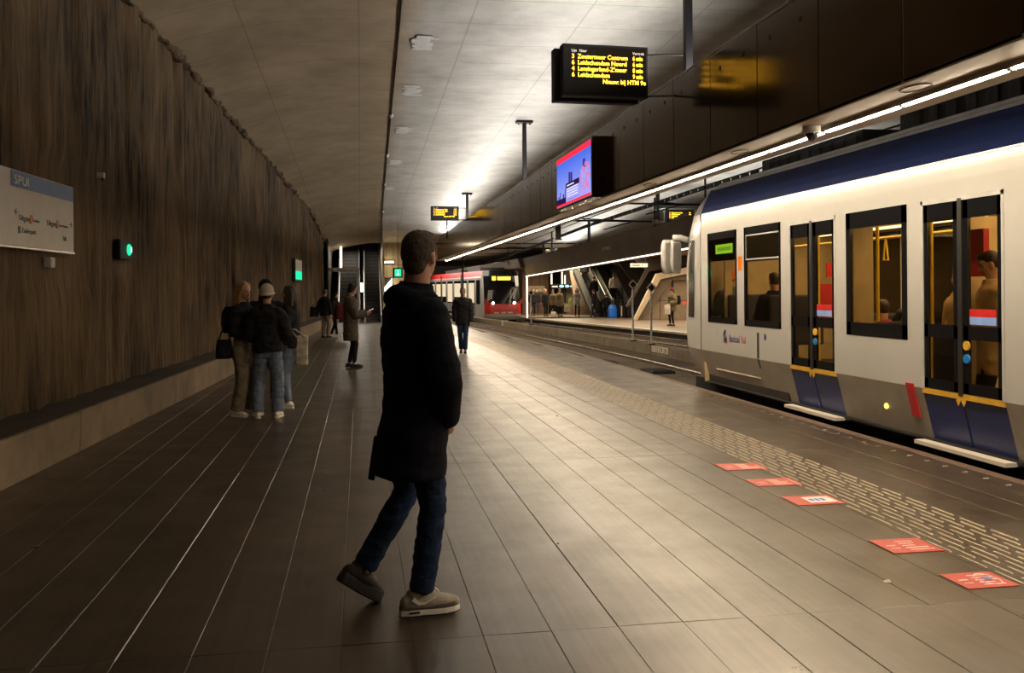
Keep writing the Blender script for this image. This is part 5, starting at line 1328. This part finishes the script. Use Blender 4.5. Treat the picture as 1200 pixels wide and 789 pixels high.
def sneaker(root, F, sh, k, q):
    up_ = F(0, 0, 1)-F(0, 0, 0)
    mb = MB()
    mb.tube([F(-.062, 0, .062), F(-.02, 0, .066), F(.05, 0, .060), (F(.11, 0, .050)), F(.155, 0, .046)], [.038*q, .042*q, .044*q, .041*q, .030*q], 16, dome=True, flat=(.95, 1), up=up_)
    mb.tube([F(-.03, 0, .07), F(-.022, 0, .112)], [.044*q, .041*q], 14, dome=False)
    mb.tube([F(.0, 0, .098), F(.045, 0, .088), F(.08, 0, .072)], [.030*q, .026*q, .022*q], 12, dome=True)
    o = mb.vox('shoe', sh['m'], .005, root, 2)
    pl = [(-.107, .0), (-.098, .026), (-.06, .036), (.0, .036), (.06, .043), (.11, .046), (.155, .038), (.182, .018), (.187, 0)]
    pl = pl+[(x, -y) for x, y in pl[-2:0:-1]]; n = len(pl)
    def layer(nm, z0, z1, s0, s1, m, tip=.0):
        mb = MB(); mb.v = [tuple(F(x*s0, y*s0, z0+(tip*max(0, x-.1)))) for x, y in pl]+[tuple(F(x*s1, y*s1, z1+(tip*max(0, x-.1)))) for x, y in pl]
        mb.f = [tuple(range(n))[::-1], tuple(range(n, 2*n))]+[(i, (i+1) % n, n+(i+1) % n, n+i) for i in range(n)]
        return mb.build(nm, m, o, bevel=.004)
    layer('outsole', .0, .007, .97, 1., sh.get('tread', M_shoe_d), .05); layer('midsole', .007, .034, 1., .98, sh['sole'], .04)
    layer('mudguard', .032, .052, .985, .955, sh['guard'], .03)
    if sh.get('print'):
        for sd in (1, -1):
            mb = MB(); y = sd*.0465
            pts_ = [(-.052, .083), (-.02, .060), (.012, .062), (.062, .090), (.016, .071), (-.012, .071), (-.040, .096)]
            mb.v = [tuple(F(x, y*(1.0 if z < .08 else .97), z)) for x, z in pts_]+[tuple(F(x, y*1.06, z)) for x, z in pts_]; m_ = len(pts_)
            mb.f = [tuple(range(m_))[::-1], tuple(range(m_, 2*m_))]+[(i, (i+1) % m_, m_+(i+1) % m_, m_+i) for i in range(m_)]
            mb.build('side_mark', sh['sole'], o)
            mb = MB(); mb.v = [tuple(F(x, sd*.0385, z)) for x, z in ((-.062, .018), (-.012, .018), (-.012, .028), (-.062, .028))]+[tuple(F(x, sd*.0365, z)) for x, z in ((-.062, .018), (-.012, .018), (-.012, .028), (-.062, .028))]
            mb.f = [(0, 1, 2, 3), (7, 6, 5, 4), (0, 4, 5, 1), (1, 5, 6, 2), (2, 6, 7, 3), (3, 7, 4, 0)]; mb.build('air_window', M_rubber, o)
        mb = MB()
        for i in range(5):
            x = .012+.019*i; z = .116-.0095*i-.0006*i*i
            mb.tube([F(x, -.028, z-.012), F(x+.003, 0, z+.003), F(x, .028, z-.012)], .0032*q, 6)
        mb.tube([F(-.0, -.012, .122), F(.0, 0, .150), F(.006, .012, .122)], .008*q, 8, dome=True)
        for sgn in (1, -1): mb.tube([F(.02, 0, .118), F(.05, sgn*.018, .132), F(.085, sgn*.012, .100)], .0032*q, 6, dome=True)
        mb.build('laces', sh['sole'], o, smooth=True)

# --- the walking man in the foreground
RZ = rad(22)
def LW(dx, dy): return (dx*math.cos(RZ)+dy*math.sin(RZ), -dx*math.sin(RZ)+dy*math.cos(RZ))
HM = 1.87
f1 = LW(-.005, -.03); f2 = LW(-.300, .15)
fy = rad(-14)
def coat_extra(mb, U, hc, N_, S, el, wr):
    # cuff fold, pocket bulge and bunched sleeve
    k = -1
    for q in (.18, .5, .8): mb.tube([el[k].lerp(wr[k], q), el[k].lerp(wr[k], q+.06)], [.054, .054], 14, dome=True)
man = person('man in a dark knee-length coat, dark jeans and grey sneakers walking in the foreground', (.29, 4.62, 0), RZ, H=HM, vx=.009,
    hip=(-.016, 0), lean=.004, hipz=.537,
    feet={-1: (f1[0]/HM, f1[1]/HM, .002, fy, 0), 1: (f2[0]/HM, f2[1]/HM, .046, fy+.5, rad(36))},
    arms={-1: (LW(.125, -.105)[0]/HM, LW(.125, -.105)[1]/HM, .525, (-.25, -1, -.1)), 1: (.06, .11, .52, (-.3, 1, 0))},
    head=(rad(37), rad(4)), hair=None, hairm=M_hair_man,
    top=dict(m=M_navy, hem=.378, t=.030, flare=1.16, name='coat', rough=.010, rs=7, hood=True, sleeve=1.06, collar=True, ch=.046, hx=-.03, len=1.02, back=-.012),
    legs=dict(m=M_jean_d, thigh=.048, knee=.037, hem=.033, len=.92, rough=.008),
    shoe=dict(detail=True, m=M_shoe_g, sole=M_shoe_w, guard=mat('suede_guard', (.10, .075, .055), .85), print=True, other=dict(detail=True, m=mat('shoe_shaded', (.016, .008, .009), .8), sole=mat('sole_shaded', (.014, .009, .010), .8), guard=M_shoe_d, print=False)))  # rear shoe of the pair has its shade put into dark colours
# hair with a longer quiff, ears left free
U = HM; r0 = man['root']; inv = man['M'].inverted(); HCl = inv @ man['HC']; Rh = Matrix.Rotation(rad(37), 3, 'Z') @ Matrix.Rotation(rad(4), 3, 'Y')
hh = lambda x, y, z: HCl+Rh @ (Vector((x, y, z))*U)
mb = MB(); mb.ell(hh(-.011, 0, .021), (.0515*U, .0440*U, .0485*U), Rh, 24, 16); mb.ell(hh(-.022, 0, .004), (.0395*U, .0415*U, .043*U), Rh, 24, 16); mb.ell(hh(.016, 0, .052), (.034*U, .033*U, .020*U), Rh); mb.ell(hh(.036, 0, .055), (.018*U, .028*U, .016*U), Rh)
mb.ell(hh(-.030, 0, -.024), (.027*U, .034*U, .034*U), Rh)
mb.vox('hair', M_hair_man, .005, r0, 2, rough=.0035, rs=55, stretch=(1, 1, .5))
# rear shoe matches the front one, shadow painted in; the hem flap of the coat vent
mb = MB(); q = [inv @ Vector(p) for p in ((.030, 4.70, .665), (.030, 4.725, .665), (.062, 4.725, .655), (.062, 4.70, .655), (.062, 4.69, .88), (.062, 4.715, .88), (.110, 4.715, .90), (.110, 4.69, .90))]
mb.hexa([tuple(v) for v in q])
mb.build('coat_vent_flap', M_navy, r0, bevel=.006)

# --- the group by the wall
w_ = person('young woman with long blonde hair, black jacket and wide khaki trousers, leftmost of the group', (-1.50, 12.28, 0), rad(-22), H=1.71, fem=True, vx=.011,
    feet={1: (.035, .05, 0, .1, 0), -1: (-.03, -.04, 0, -.15, 0)}, arms={1: (.13, .04, .64, (-.6, .3, -1)), -1: (.12, -.05, .64, (-.6, -.3, -1))}, head=(rad(-12), rad(14)),
    hair='long', hairm=M_hair_bl, top=dict(m=M_blackcloth, hem=.545, t=.028, sleeve=1.15, rough=.012), legs=dict(m=M_khaki, thigh=.060, knee=.050, hem=.050, len=.97, rough=.01), shoe=dict(m=M_shoe_w, sole=M_shoe_w))
def handbag(label, top_pts, c, size, m, rz=0., name='shoulder_bag', cat='bag', strapm=None, group=None, taper=.85):
    t = thing(name, label, cat, (c[0], c[1], c[2]), rz)
    w, d, h = size
    mb = MB(); mb.loft([(0, 0, 0, w/2*.9, d/2*.8), (0, 0, h*.08, w/2, d/2), (0, 0, h*.6, w/2*.97, d/2*.9), (0, 0, h, w/2*taper, d/2*.4)], seg=20, pw=4)
    mb.build('body', m, t, smooth=False, bevel=.006)
    mb = MB(); M = root_matrix(t)
    a, b = M @ Vector((-w/2*.7, 0, h*.95)), M @ Vector((w/2*.7, 0, h*.95))
    mb.tube([a, *top_pts, b], .010, 6); mb.build('strap', strapm or m, t, world=True)
    return t
handbag('black shoulder bag hanging at the left side of the blonde woman', [w_['S'][-1]+Vector((-.05, -.03, .04)), w_['S'][-1]+Vector((-.10, 0, .03))], (-1.72, 12.22, .76), (.20, .28, .24), M_blackcloth)
t = thing('backpack', 'black backpack behind the shoulders of the blonde woman', 'bag', (-1.67, 12.36, 1.08), rad(-22))
mb = MB(); mb.loft([(0, 0, 0, .06, .11), (0, 0, .1, .085, .13), (0, 0, .26, .08, .12), (0, 0, .34, .04, .08)], seg=18, pw=2.6); mb.build('body', M_blackcloth, t, smooth=True)
mb = MB(); mb.tube([(.03, .08, .32), (.14, .10, .32), (.2, .10, .2), (.06, .10, .05)], .014, 6); mb.tube([(.03, -.08, .32), (.14, -.10, .32), (.2, -.10, .2), (.06, -.10, .05)], .014, 6); mb.build('strap', M_blackcloth, t)

b_ = person('person in a cream beanie, puffy black jacket and light blue jeans seen from behind', (-1.17, 12.08, 0), rad(88), H=1.66, fem=True, vx=.011,
    feet={1: (0, .075, 0, .25, 0), -1: (0, -.075, 0, -.2, 0)}, arms={1: (.11, .06, .60, (-.8, .6, -.6)), -1: (.11, -.08, .60, (-.8, -.6, -.6))}, head=(rad(-6), rad(4)),
    hair='short', hairm=M_hair_br, hat=('beanie', M_creamcloth), top=dict(m=M_blackcloth, hem=.51, t=.050, sleeve=1.2, rough=.014, rs=8, collar=True, flare=1.0), legs=dict(m=M_jean_l, thigh=.062, knee=.050, hem=.046, len=.98, rough=.01), shoe=dict(m=M_shoe_w, sole=M_shoe_w))
p4 = person('dark-haired person in black standing behind the cream beanie, only the head in clear view', (-1.31, 13.35, 0), rad(-80), H=1.745, vx=.014,
    arms={1: (.14, .12, .70, (-.3, .9, -.6)), -1: (.10, -.12, .66, (-.3, -.9, -.6))}, hair='crop', hairm=M_hair_bk, hat=('hood', M_blackcloth), top=dict(hem=.50, t=.035, sleeve=1.2), legs=dict(m=M_blackcloth), shoe=dict(m=M_shoe_d))
p5 = person('brown-haired person in jeans with raised forearm, at the right of the wall group', (-.96, 13.02, 0), rad(165), H=1.66, fem=True, vx=.012,
    feet={1: (0, .05, 0, .0, 0), -1: (.04, -.05, 0, -.1, 0)}, arms={1: (.10, .10, .74, (-.2, .6, -1)), -1: (.12, -.03, .78, (-.9, -.6, -.9))}, hair='long', hairm=M_hair_br, top=dict(m=M_blackcloth, hem=.5, t=.03, sleeve=1.25, rough=.012), legs=dict(m=M_jean_l, thigh=.055, knee=.04, hem=.036), shoe=dict(m=M_shoe_w, sole=M_shoe_w))
M_tote = mat('tote_cloth', (.42, .36, .28), .9, var=.5, vs=14)
handbag('cream patterned tote bag hanging from an arm at the right of the group', [p5['el'][1]+Vector((.12, -.1, .02)), p5['el'][1]+Vector((.18, -.1, .02))], (-.80, 12.95, .60), (.18, .10, .40), M_tote, name='tote_bag', taper=1.0)
ph = person('woman in a long brown fleece coat looking down at her phone', (-.20, 19.56, 0), rad(4), H=1.715, fem=True, vx=.014,
    feet={1: (-.02, .045, 0, .1, 0), -1: (.035, -.04, 0, -.05, 0)}, arms={1: (.19, .03, .665, (-.4, .3, -1)), -1: (.18, -.04, .665, (-.4, -.4, -1))}, head=(0, rad(26)), lean=.004,
    hair='bun', hairm=M_hair_bk, top=dict(m=M_coat_brown, hem=.33, t=.045, flare=1.06, name='fleece_coat', sleeve=1.25, rough=.012, rs=14, hood=True, len=.93), legs=dict(m=M_blackcloth, thigh=.046, knee=.034, hem=.026), shoe=dict(m=M_shoe_d, sole=M_rubber))
c_ = (ph['wr'][1]+ph['wr'][-1])/2
t = thing('phone', 'small lit phone held in the hands of the woman in the fleece coat', 'phone', tuple(c_+Vector((.09, 0, .03))), rad(4))
mb = MB(); mb.hexa([(-.05, -.036, -.006), (.07, -.036, .05), (.07, .036, .05), (-.05, .036, -.006), (-.054, -.036, .002), (.066, -.036, .058), (.066, .036, .058), (-.054, .036, .002)]); mb.build('case', M_glossblack, t)
mb = MB(); mb.hexa([(-.05, -.033, .004), (.062, -.033, .0565), (.062, .033, .0565), (-.05, .033, .004), (-.05, -.033, .005), (.062, -.033, .0575), (.062, .033, .0575), (-.05, .033, .005)]); mb.build('screen', emis('phone_screen', (1, .95, .9), 2.5), t)
c1 = person('distant person in a dark jacket and khaki trousers near the left wall', (-1.19, 32.07, 0), rad(55), H=1.63, vx=.02, arms={1: (.0, .17, .50), -1: (.03, -.14, .46)}, hair='short', top=dict(hem=.46, t=.03), legs=dict(m=M_khaki, thigh=.056, knee=.045, hem=.04), face=False)
handbag('dark bag slung beside the distant person near the left wall', [c1['S'][1]+Vector((0, 0, .05))], (-1.55, 32.1, .72), (.3, .16, .34), M_blackcloth, name='shoulder_bag')
c2 = person('distant person in black with white shoes, next to the khaki trousers', (-.90, 32.5, 0), rad(-25), H=1.52, fem=True, vx=.02, lean=.02, feet={1: (-.10, .05, .01, 0, .2), -1: (.10, -.05, 0, 0, 0)}, hair='short', hairm=M_hair_bk, hat=('hood', M_blackcloth), top=dict(hem=.46, t=.035), legs=dict(m=M_blackcloth), shoe=dict(m=M_shoe_w, sole=M_shoe_w), face=False)
t = handbag('dark red bag hanging beside the distant person in black', [c2['S'][-1]+Vector((.02, -.1, .03))], (-.62, 32.3, .62), (.40, .2, .50), M_redcloth, name='red_bag', taper=.7)
wk = person('man in a black padded jacket walking towards the camera, hands in his pockets', (2.56, 23.2, 0), rad(-100), H=1.64, vx=.014, skin=M_skin_d,
    feet={1: (.07, .035, 0, .05, 0), -1: (-.08, -.035, .01, -.05, .25)}, arms={1: (.03, .115, .475, (-.8, 1.2, 0)), -1: (.03, -.115, .475, (-.8, -1.2, 0))}, hair='crop', hairm=M_hair_bk, top=dict(m=M_blackcloth, hem=.44, t=.038, sleeve=1.2, rough=.012, collar=True), legs=dict(m=M_jean_d, thigh=.052, knee=.04, hem=.036), shoe=dict(m=M_shoe_d))

# --- the far platform
FZ = -.105
def far(lb, x, y, rz, H, z=FZ, **k):
    k.setdefault('vx', .03); return person(lb, (x, y, z), rad(rz), H=H, face=False, **k)
far('tall dark figure nearest the glowing edge post, first of the waiting people', 10.85, 57.8, -80, 1.72, top=dict(m=M_blackcloth, t=.04), legs=dict(m=M_blackcloth))
far('dark figure with a grey top second in the row of waiting people', 11.25, 58.6, -100, 1.70, top=dict(m=M_blackcloth, t=.03), legs=dict(m=M_jean_d))
far('figure with light hair and black coat, third in the row of waiting people', 11.35, 56.2, -60, 1.66, fem=True, hair='long', hairm=M_hair_bl, top=dict(m=M_blackcloth, hem=.38, t=.05), legs=dict(m=M_blackcloth))
far('bending figure in an olive coat beside the black-coated one', 11.75, 55.6, -120, 1.62, lean=.03, top=dict(m=M_olive, hem=.42, t=.04), legs=dict(m=M_blackcloth))
q_ = far('person in an olive-brown coat holding a pale shopping bag, before the dark opening', 12.0, 55.0, -70, 1.68, top=dict(m=M_olive, hem=.36, t=.05), legs=dict(m=M_blackcloth))
handbag('pale shopping bag carried before the dark opening on the far platform', [q_['wr'][1]+Vector((0, 0, .02))], (12.42, 54.8, .18), (.38, .2, .46), M_creamcloth, name='shopping_bag', taper=1.)
handbag('white plastic bag on the floor between the waiting people', [Vector((11.75, 55.5, .45))], (11.72, 55.5, FZ), (.36, .24, .30), M_signw, name='plastic_bag', taper=.7)
far('woman in a long pale grey coat standing before the concrete pier', 12.95, 54.4, -95, 1.70, fem=True, hair='long', top=dict(m=M_greycloth, hem=.36, t=.035), legs=dict(m=M_blackcloth), arms={1: (.10, .05, .62), -1: (.10, -.05, .62)})
handbag('lime green bag held beside the woman in the pale grey coat', [Vector((12.55, 54.3, 1.1))], (12.50, 54.3, .55), (.20, .12, .45), mat('lime_bag', (.42, .60, .12), .5), name='lime_bag')
far('man in black standing at the foot of the left far escalator', 13.35, 51.9, 160, 1.62, top=dict(m=M_blackcloth, t=.035), legs=dict(m=M_blackcloth))
far('person in dark clothes riding up the left far escalator, near its top', 14.0, 56.7, 90, 1.70, z=1.80, top=dict(m=M_blackcloth, t=.04), legs=dict(m=M_blackcloth), hair='long', hairm=M_hair_bl)
far('person in dark clothes low on the left far escalator', 14.05, 54.6, 90, 1.72, z=.60, top=dict(m=M_blackcloth, t=.04), legs=dict(m=M_blackcloth))
far('person in a pale jacket and black trousers riding the right far escalator', 15.40, 54.9, 90, 1.72, z=.75, top=dict(m=M_creamcloth, t=.05, hem=.50, sleeve=1.2), legs=dict(m=M_blackcloth))
far('crouched figure in black beside the blue bag at the escalator foot', 14.15, 52.2, 60, 1.60, hipz=.40, lean=.04, top=dict(m=M_blackcloth, t=.05), legs=dict(m=M_blackcloth))
t = thing('travel_bag', 'bright blue travel bag standing at the foot of the far escalators', 'bag', (14.35, 51.5, FZ))
mb = MB(); mb.loft([(0, 0, .0, .22, .15), (0, 0, .1, .26, .18), (0, 0, .55, .25, .16), (0, 0, .75, .16, .10)], seg=16, pw=3.5); mb.build('body', M_bluebag, t)
mb = MB(); mb.tube([(-.12, 0, .72), (-.10, 0, .88), (.10, 0, .88), (.12, 0, .72)], .014, 6); mb.build('handle', M_black, t)
for (x, y, lb, m_) in ((14.95, 51.4, 'black suitcase with pale edge right of the blue bag', M_black), (15.3, 51.3, 'second dark suitcase at the far escalator, right of the first', M_dark)):
    t = thing('suitcase', lb, 'suitcase', (x, y, FZ))
    mb = MB(); mb.box(-.17, .17, -.12, .12, .05, .72); mb.build('shell', m_, t, bevel=.03)
    mb = MB(); mb.tube([(-.1, .08, .72), (-.1, .08, 1.0), (.1, .08, 1.0), (.1, .08, .72)], .010, 6); mb.build('handle', M_steel, t)
    mb = MB()
    for sx in (-.12, .12): mb.tube([(sx-.02, 0, .03), (sx+.02, 0, .03)], .03, 10)
    mb.build('wheel', M_rubber, t)
    if m_ is M_black:
        mb = MB(); mb.box(-.16, -.09, -.125, -.12, .08, .68); mb.build('pale_stripe', M_signw, t)
wr_ = far('person in a red hat and olive coat with a backpack, alone before the pale wall', 13.76, 39.5, -165, 1.66, vx=.02, fem=True, hair='short', hat=('beanie', M_redcloth), top=dict(m=M_olive, hem=.40, t=.06, sleeve=1.35, rough=.015, flare=1.0), legs=dict(m=M_blackcloth, thigh=.046, knee=.034, hem=.028), arms={1: (.14, .1, .60), -1: (.10, -.1, .56)})
handbag('white carrier bag held by the person in the red hat', [wr_['wr'][1]+Vector((0, 0, .02))], (13.42, 39.2, .42), (.30, .12, .42), M_signw, name='carrier_bag', taper=1.)
t = thing('backpack', 'dark backpack on the person in the red hat', 'bag', (14.05, 39.6, .85), rad(15))
mb = MB(); mb.loft([(0, 0, 0, .10, .13), (0, 0, .15, .13, .15), (0, 0, .4, .10, .13)], seg=16, pw=3); mb.build('body', M_blackcloth, t)
mb = MB(); mb.tube([(-.05, .1, .4), (-.2, .12, .45), (-.25, .12, .2)], .015, 6); mb.build('strap', M_blackcloth, t)

# --- passengers
def rider(lb, x, y, rz, H, z=.11, **k):
    k.setdefault('vx', .016); return person(lb, (x, y, z), rad(rz), H=H, **k)
rider('standing passenger in a tan coat behind the right leaf of the nearest tram door', 5.98, 7.95, 150, 1.80, skin=M_skin, head=(0, rad(20)), hair='short', top=dict(m=M_beigecoat, hem=.36, t=.04, collar=True), legs=dict(m=M_blackcloth), arms={1: (.12, .05, .60), -1: (.10, -.12, .62)})
rider('dim passenger in a brown coat behind the left leaf of the nearest tram door', 6.35, 8.95, 180, 1.66, top=dict(m=M_beigecoat, hem=.40, t=.04), legs=dict(m=M_blackcloth))
sit = dict(sitting=True, hipz=.34, feet={1: (.26, .06, 0, 0, 0), -1: (.24, -.06, 0, 0, 0)}, arms={1: (.18, .08, .44), -1: (.18, -.08, .44)})
rider('seated passenger in an orange knit hat and grey jacket at the front tram window', 5.80, 13.88, 90, 1.72, z=.46, hat=('beanie', M_orange), top=dict(m=mat('jacket_slate', (.07, .085, .10), .85), hem=.36, t=.04), legs=dict(m=M_jean_d), **sit)
rider('seated passenger in dark clothes at the second tram window', 5.86, 12.42, 90, 1.70, z=.42, hair='short', top=dict(m=M_blackcloth, hem=.36, t=.04), legs=dict(m=M_jean_d), **sit)
rider('seated passenger leaning low at the wide tram window', 6.02, 9.62, -90, 1.50, lean=.03, head=(0, .4), hair='long', hairm=M_hair_bk, top=dict(m=M_blackcloth, hem=.36, t=.04), legs=dict(m=M_blackcloth), **sit)
rider('passenger in a dark red coat behind the farther tram door', 6.35, 10.45, 90, 1.62, hair='short', top=dict(m=mat('coat_red', (.30, .02, .02), .85), hem=.36, t=.04), legs=dict(m=M_blackcloth), **sit)

# ------------------------------------------------------------------ lights of the place
def area(name, loc, rot, sx, sy, power, col):
    l = bpy.data.lights.new(name, 'AREA'); l.shape = 'RECTANGLE'; l.size = sx; l.size_y = sy; l.energy = power; l.color = col
    o = bpy.data.objects.new(name, l); COL.objects.link(o); o.location = loc; o.rotation_euler = rot; return o
WARM = (1, .80, .55); NEUT = (1, .92, .80)
def down(name, x, y, z, sx, sy, p, col, rz=0.): return area(name, (x, y, z), (0, 0, rz), sx, sy, p, col)
area('lamp_far_hall', (14.2, 42, 3.3), (0, 0, .117), 2.2, 14, 780, WARM)
area('lamp_far_hall', (12.4, 56.5, 2.95), (0, 0, 0), 3.5, 4, 420, WARM)
area('lamp_stair_side', (17.5, 42, 3.3), (0, rad(-30), 0), 1.5, 8, 330, WARM)
area('lamp_shaft', (-.3, 50, 3.9), (0, 0, 0), 1.2, 3, 110, NEUT)
area('lamp_corridor', (1.9, 48.5, 4.0), (rad(0), 0, 0), 1.2, 2, 60, WARM)
area('lamp_red_tram_track', (6.0, 62, 3.6), (0, 0, .1), 2.5, 16, 800, NEUT)
area('lamp_tram_interior', (6.8, 7, 2.40), (0, 0, 0), 1.6, 13, 420, (1, .76, .40))

w = bpy.data.worlds.new('world'); scene.world = w; w.use_nodes = True
bg = w.node_tree.nodes['Background']; bg.inputs[0].default_value = (1, .72, .45, 1); bg.inputs[1].default_value = .012

# ------------------------------------------------------------------ camera
cd = bpy.data.cameras.new('camera'); cam = bpy.data.objects.new('camera', cd); COL.objects.link(cam)
cd.sensor_width = 36; cd.lens = 1080/1200*36; cd.shift_y = -56/1200; cd.clip_start = .05; cd.clip_end = 300
th = math.atan(178/1080)
cam.matrix_world = Matrix.Translation((0, 0, H_EYE)) @ Matrix.Rotation(-th, 4, 'Z') @ Matrix.Rotation(PI/2, 4, 'X') @ Matrix.Rotation(-.0085, 4, 'Z')
scene.camera = cam
scene.view_settings.view_transform = 'Standard'; scene.view_settings.look = 'None'; scene.view_settings.gamma = 1; scene.view_settings.use_curve_mapping = False
scene.view_settings.exposure = 0
scene.cycles.use_denoising = True
scene.cycles.sample_clamp_indirect = 6
scene.cycles.max_bounces = 8; scene.cycles.transparent_max_bounces = 16
